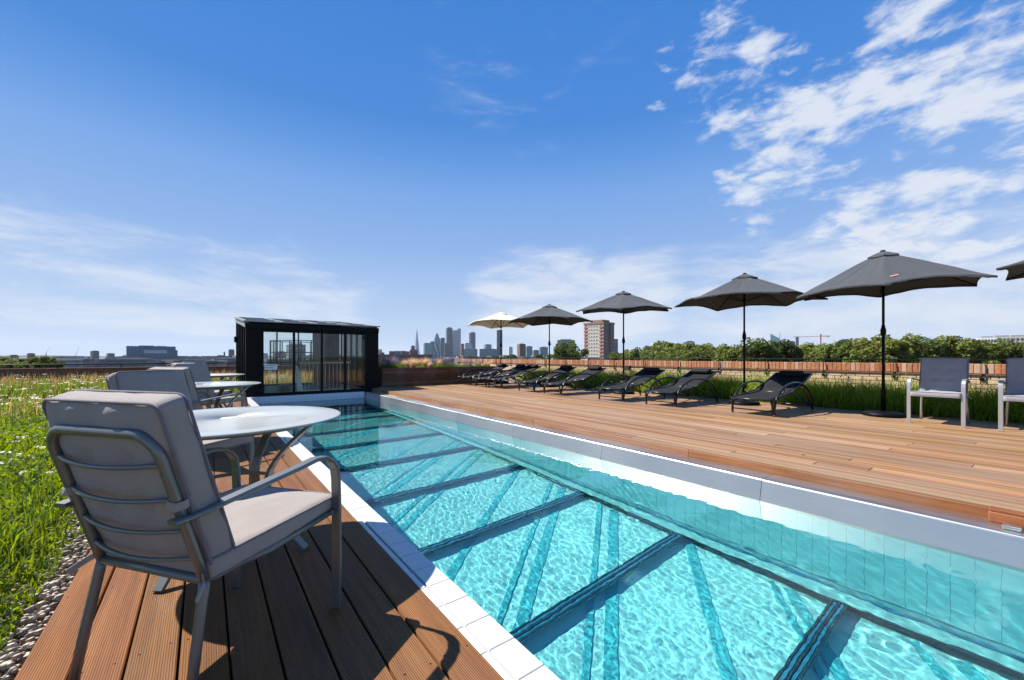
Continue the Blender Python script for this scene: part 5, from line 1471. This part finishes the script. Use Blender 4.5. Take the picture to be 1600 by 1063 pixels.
# long brown building with chimneys right of the pavilion
D = 330; p = far(632, D); e = empty('long_brick_building', (p.x, p.y, GZ), -math.atan2(p.x, p.y) + .05); tag(e, 'long low brown building with chimney stacks beyond the planter', 'building'); kk = D / FPX
MB().box((-42 * kk, -6, 0), (42 * kk, 6, alt(554, D) - GZ)).build('body', F_brown, e)
for a, b, v in ((-23, -16, 549), (-5, 1, 549), (8, 20, 546.5), (-36, -30, 551)): MB().box((a * kk, -2, alt(554, D) - GZ), (b * kk, 2, alt(v, D) - GZ)).build('chimney_stack', M_bbrick, e)
tower('white_small_tower', 590, 597, 546, 900, F_white, 'small white tower right beside the pavilion', .2)
tower('blue_low_block', 611, 640, 548.5, 700, F_glassblue, 'long low blue grey block behind the brown building', .1, .4)
tower('dark_small_block', 642, 648, 540, 1500, F_dark, 'small dark block just left of the spire', .2)
# rooftops that read as one mass
m = MB(); rr = random.Random(9)
for k in range(420):
    u = rr.uniform(-120, 1700); D = rr.choice([rr.uniform(260, 600), rr.uniform(500, 1500), rr.uniform(1200, 3500)])
    p = far(u, D); w = rr.uniform(8, 26) * (1 + D / 1500); d = rr.uniform(8, 16) * (1 + D / 1500)
    vt = rr.uniform(554, 561) if D > 500 else rr.uniform(558.5, 562)
    if u < 380: vt += 2.2
    if u > 1000: vt += 2
    M_ = Matrix.Translation((p.x, p.y, GZ)) @ Matrix.Rotation(-math.atan2(p.x, p.y) + rr.uniform(-.5, .5), 4, 'Z')
    m.box((-w/2, -d/2, 0), (w/2, d/2, max(4, alt(vt, D) - GZ)), M_)
t = MT('rooftop_mix'); gp = t.noise(t.world((.012, .012, .012)), 1.2, 3, .8)
sx = t.node('ShaderNodeSeparateXYZ'); t.link(t.world(), sx.inputs[0]); fz = t.math('LESS_THAN', t.math('FRACT', t.math('DIVIDE', sx.outputs[2], 3.1)), .4)
c = t.ramp(gp, [(.30, (.10, .08, .07)), (.42, (.22, .20, .18)), (.5, (.14, .16, .18)), (.58, (.34, .32, .30)), (.7, (.18, .11, .08))])
t.set(Base_Color=t.mix(t.math('MULTIPLY', fz, .5), c, (.06, .07, .08)), Roughness=.8)
o = m.build('distant_rooftops', t.m); tag(o, 'jumble of low city rooftops along the horizon', 'rooftops', kind='stuff')
# wooded mass and low hills on the horizon
m = MB(); vs = []; fs = []
for i in range(121):
    u = -400 + 2600 * i / 120; D = 9000
    p = far(u, D); hh = GZ + 14 + 42 * max(0, noise.noise(Vector((u * .006, 1.3, 0))) + .25) * (1.0 if u < 500 else .35)
    q = far(u, D + 2500)
    vs += [(p.x, p.y, GZ - 1), (p.x, p.y, hh * .6), (q.x, q.y, hh)]
for i in range(120):
    a = i * 3; fs += [(a, a + 3, a + 4, a + 1), (a + 1, a + 4, a + 5, a + 2)]
o = m.add(vs, fs, True).build('hills', plain('far_woods', (.05, .075, .05), .95)); tag(o, kind='structure')
# tree belt: many small crowns merging below the distinct trees
V = []; Cc = []
g = np.random.default_rng(77); n = 26000
u = g.uniform(1000, 1640, n); D = g.uniform(120, 260, n); vt = 549 + 4 * np.sin(u * .05) + g.uniform(-2, 14, n)
P = np.stack([D * (FW.x + RT.x * (u - 800) / FPX), D * (FW.y + RT.y * (u - 800) / FPX), 1 + (557 - vt) / FPX * D], 1)
lv = leaves(n, P, .55 * g.uniform(.6, 1.5, n), np.array([[.085, .11, .022]]) * (1 + g.uniform(-.35, .35, (n, 1))))
o = obj('tree_belt', fast_mesh('tree_belt', *(lambda q: (q[0], q[2]))(cat(lv)), M_leaf, lv[1])); tag(o, 'lower mass of leaves filling the tree line behind the parapet', 'foliage', kind='stuff')

# ================================================================== HAZE
HAZE = 3.2e-5
hz = MB().box((-14500, -14500, GZ - 2), (14500, 14500, 330)).build('haze', None); tag(hz, 'thin summer haze over the city', 'haze', kind='stuff')
t = MT('summer_haze'); t.n.remove(t.b)
pvn = t.node('ShaderNodeVolumePrincipled'); pvn.inputs['Color'].default_value = (.80, .88, 1.0, 1); pvn.inputs['Density'].default_value = HAZE; pvn.inputs['Anisotropy'].default_value = .1
t.link(pvn.outputs[0], t.out.inputs['Volume']); hz.data.materials.append(t.m)
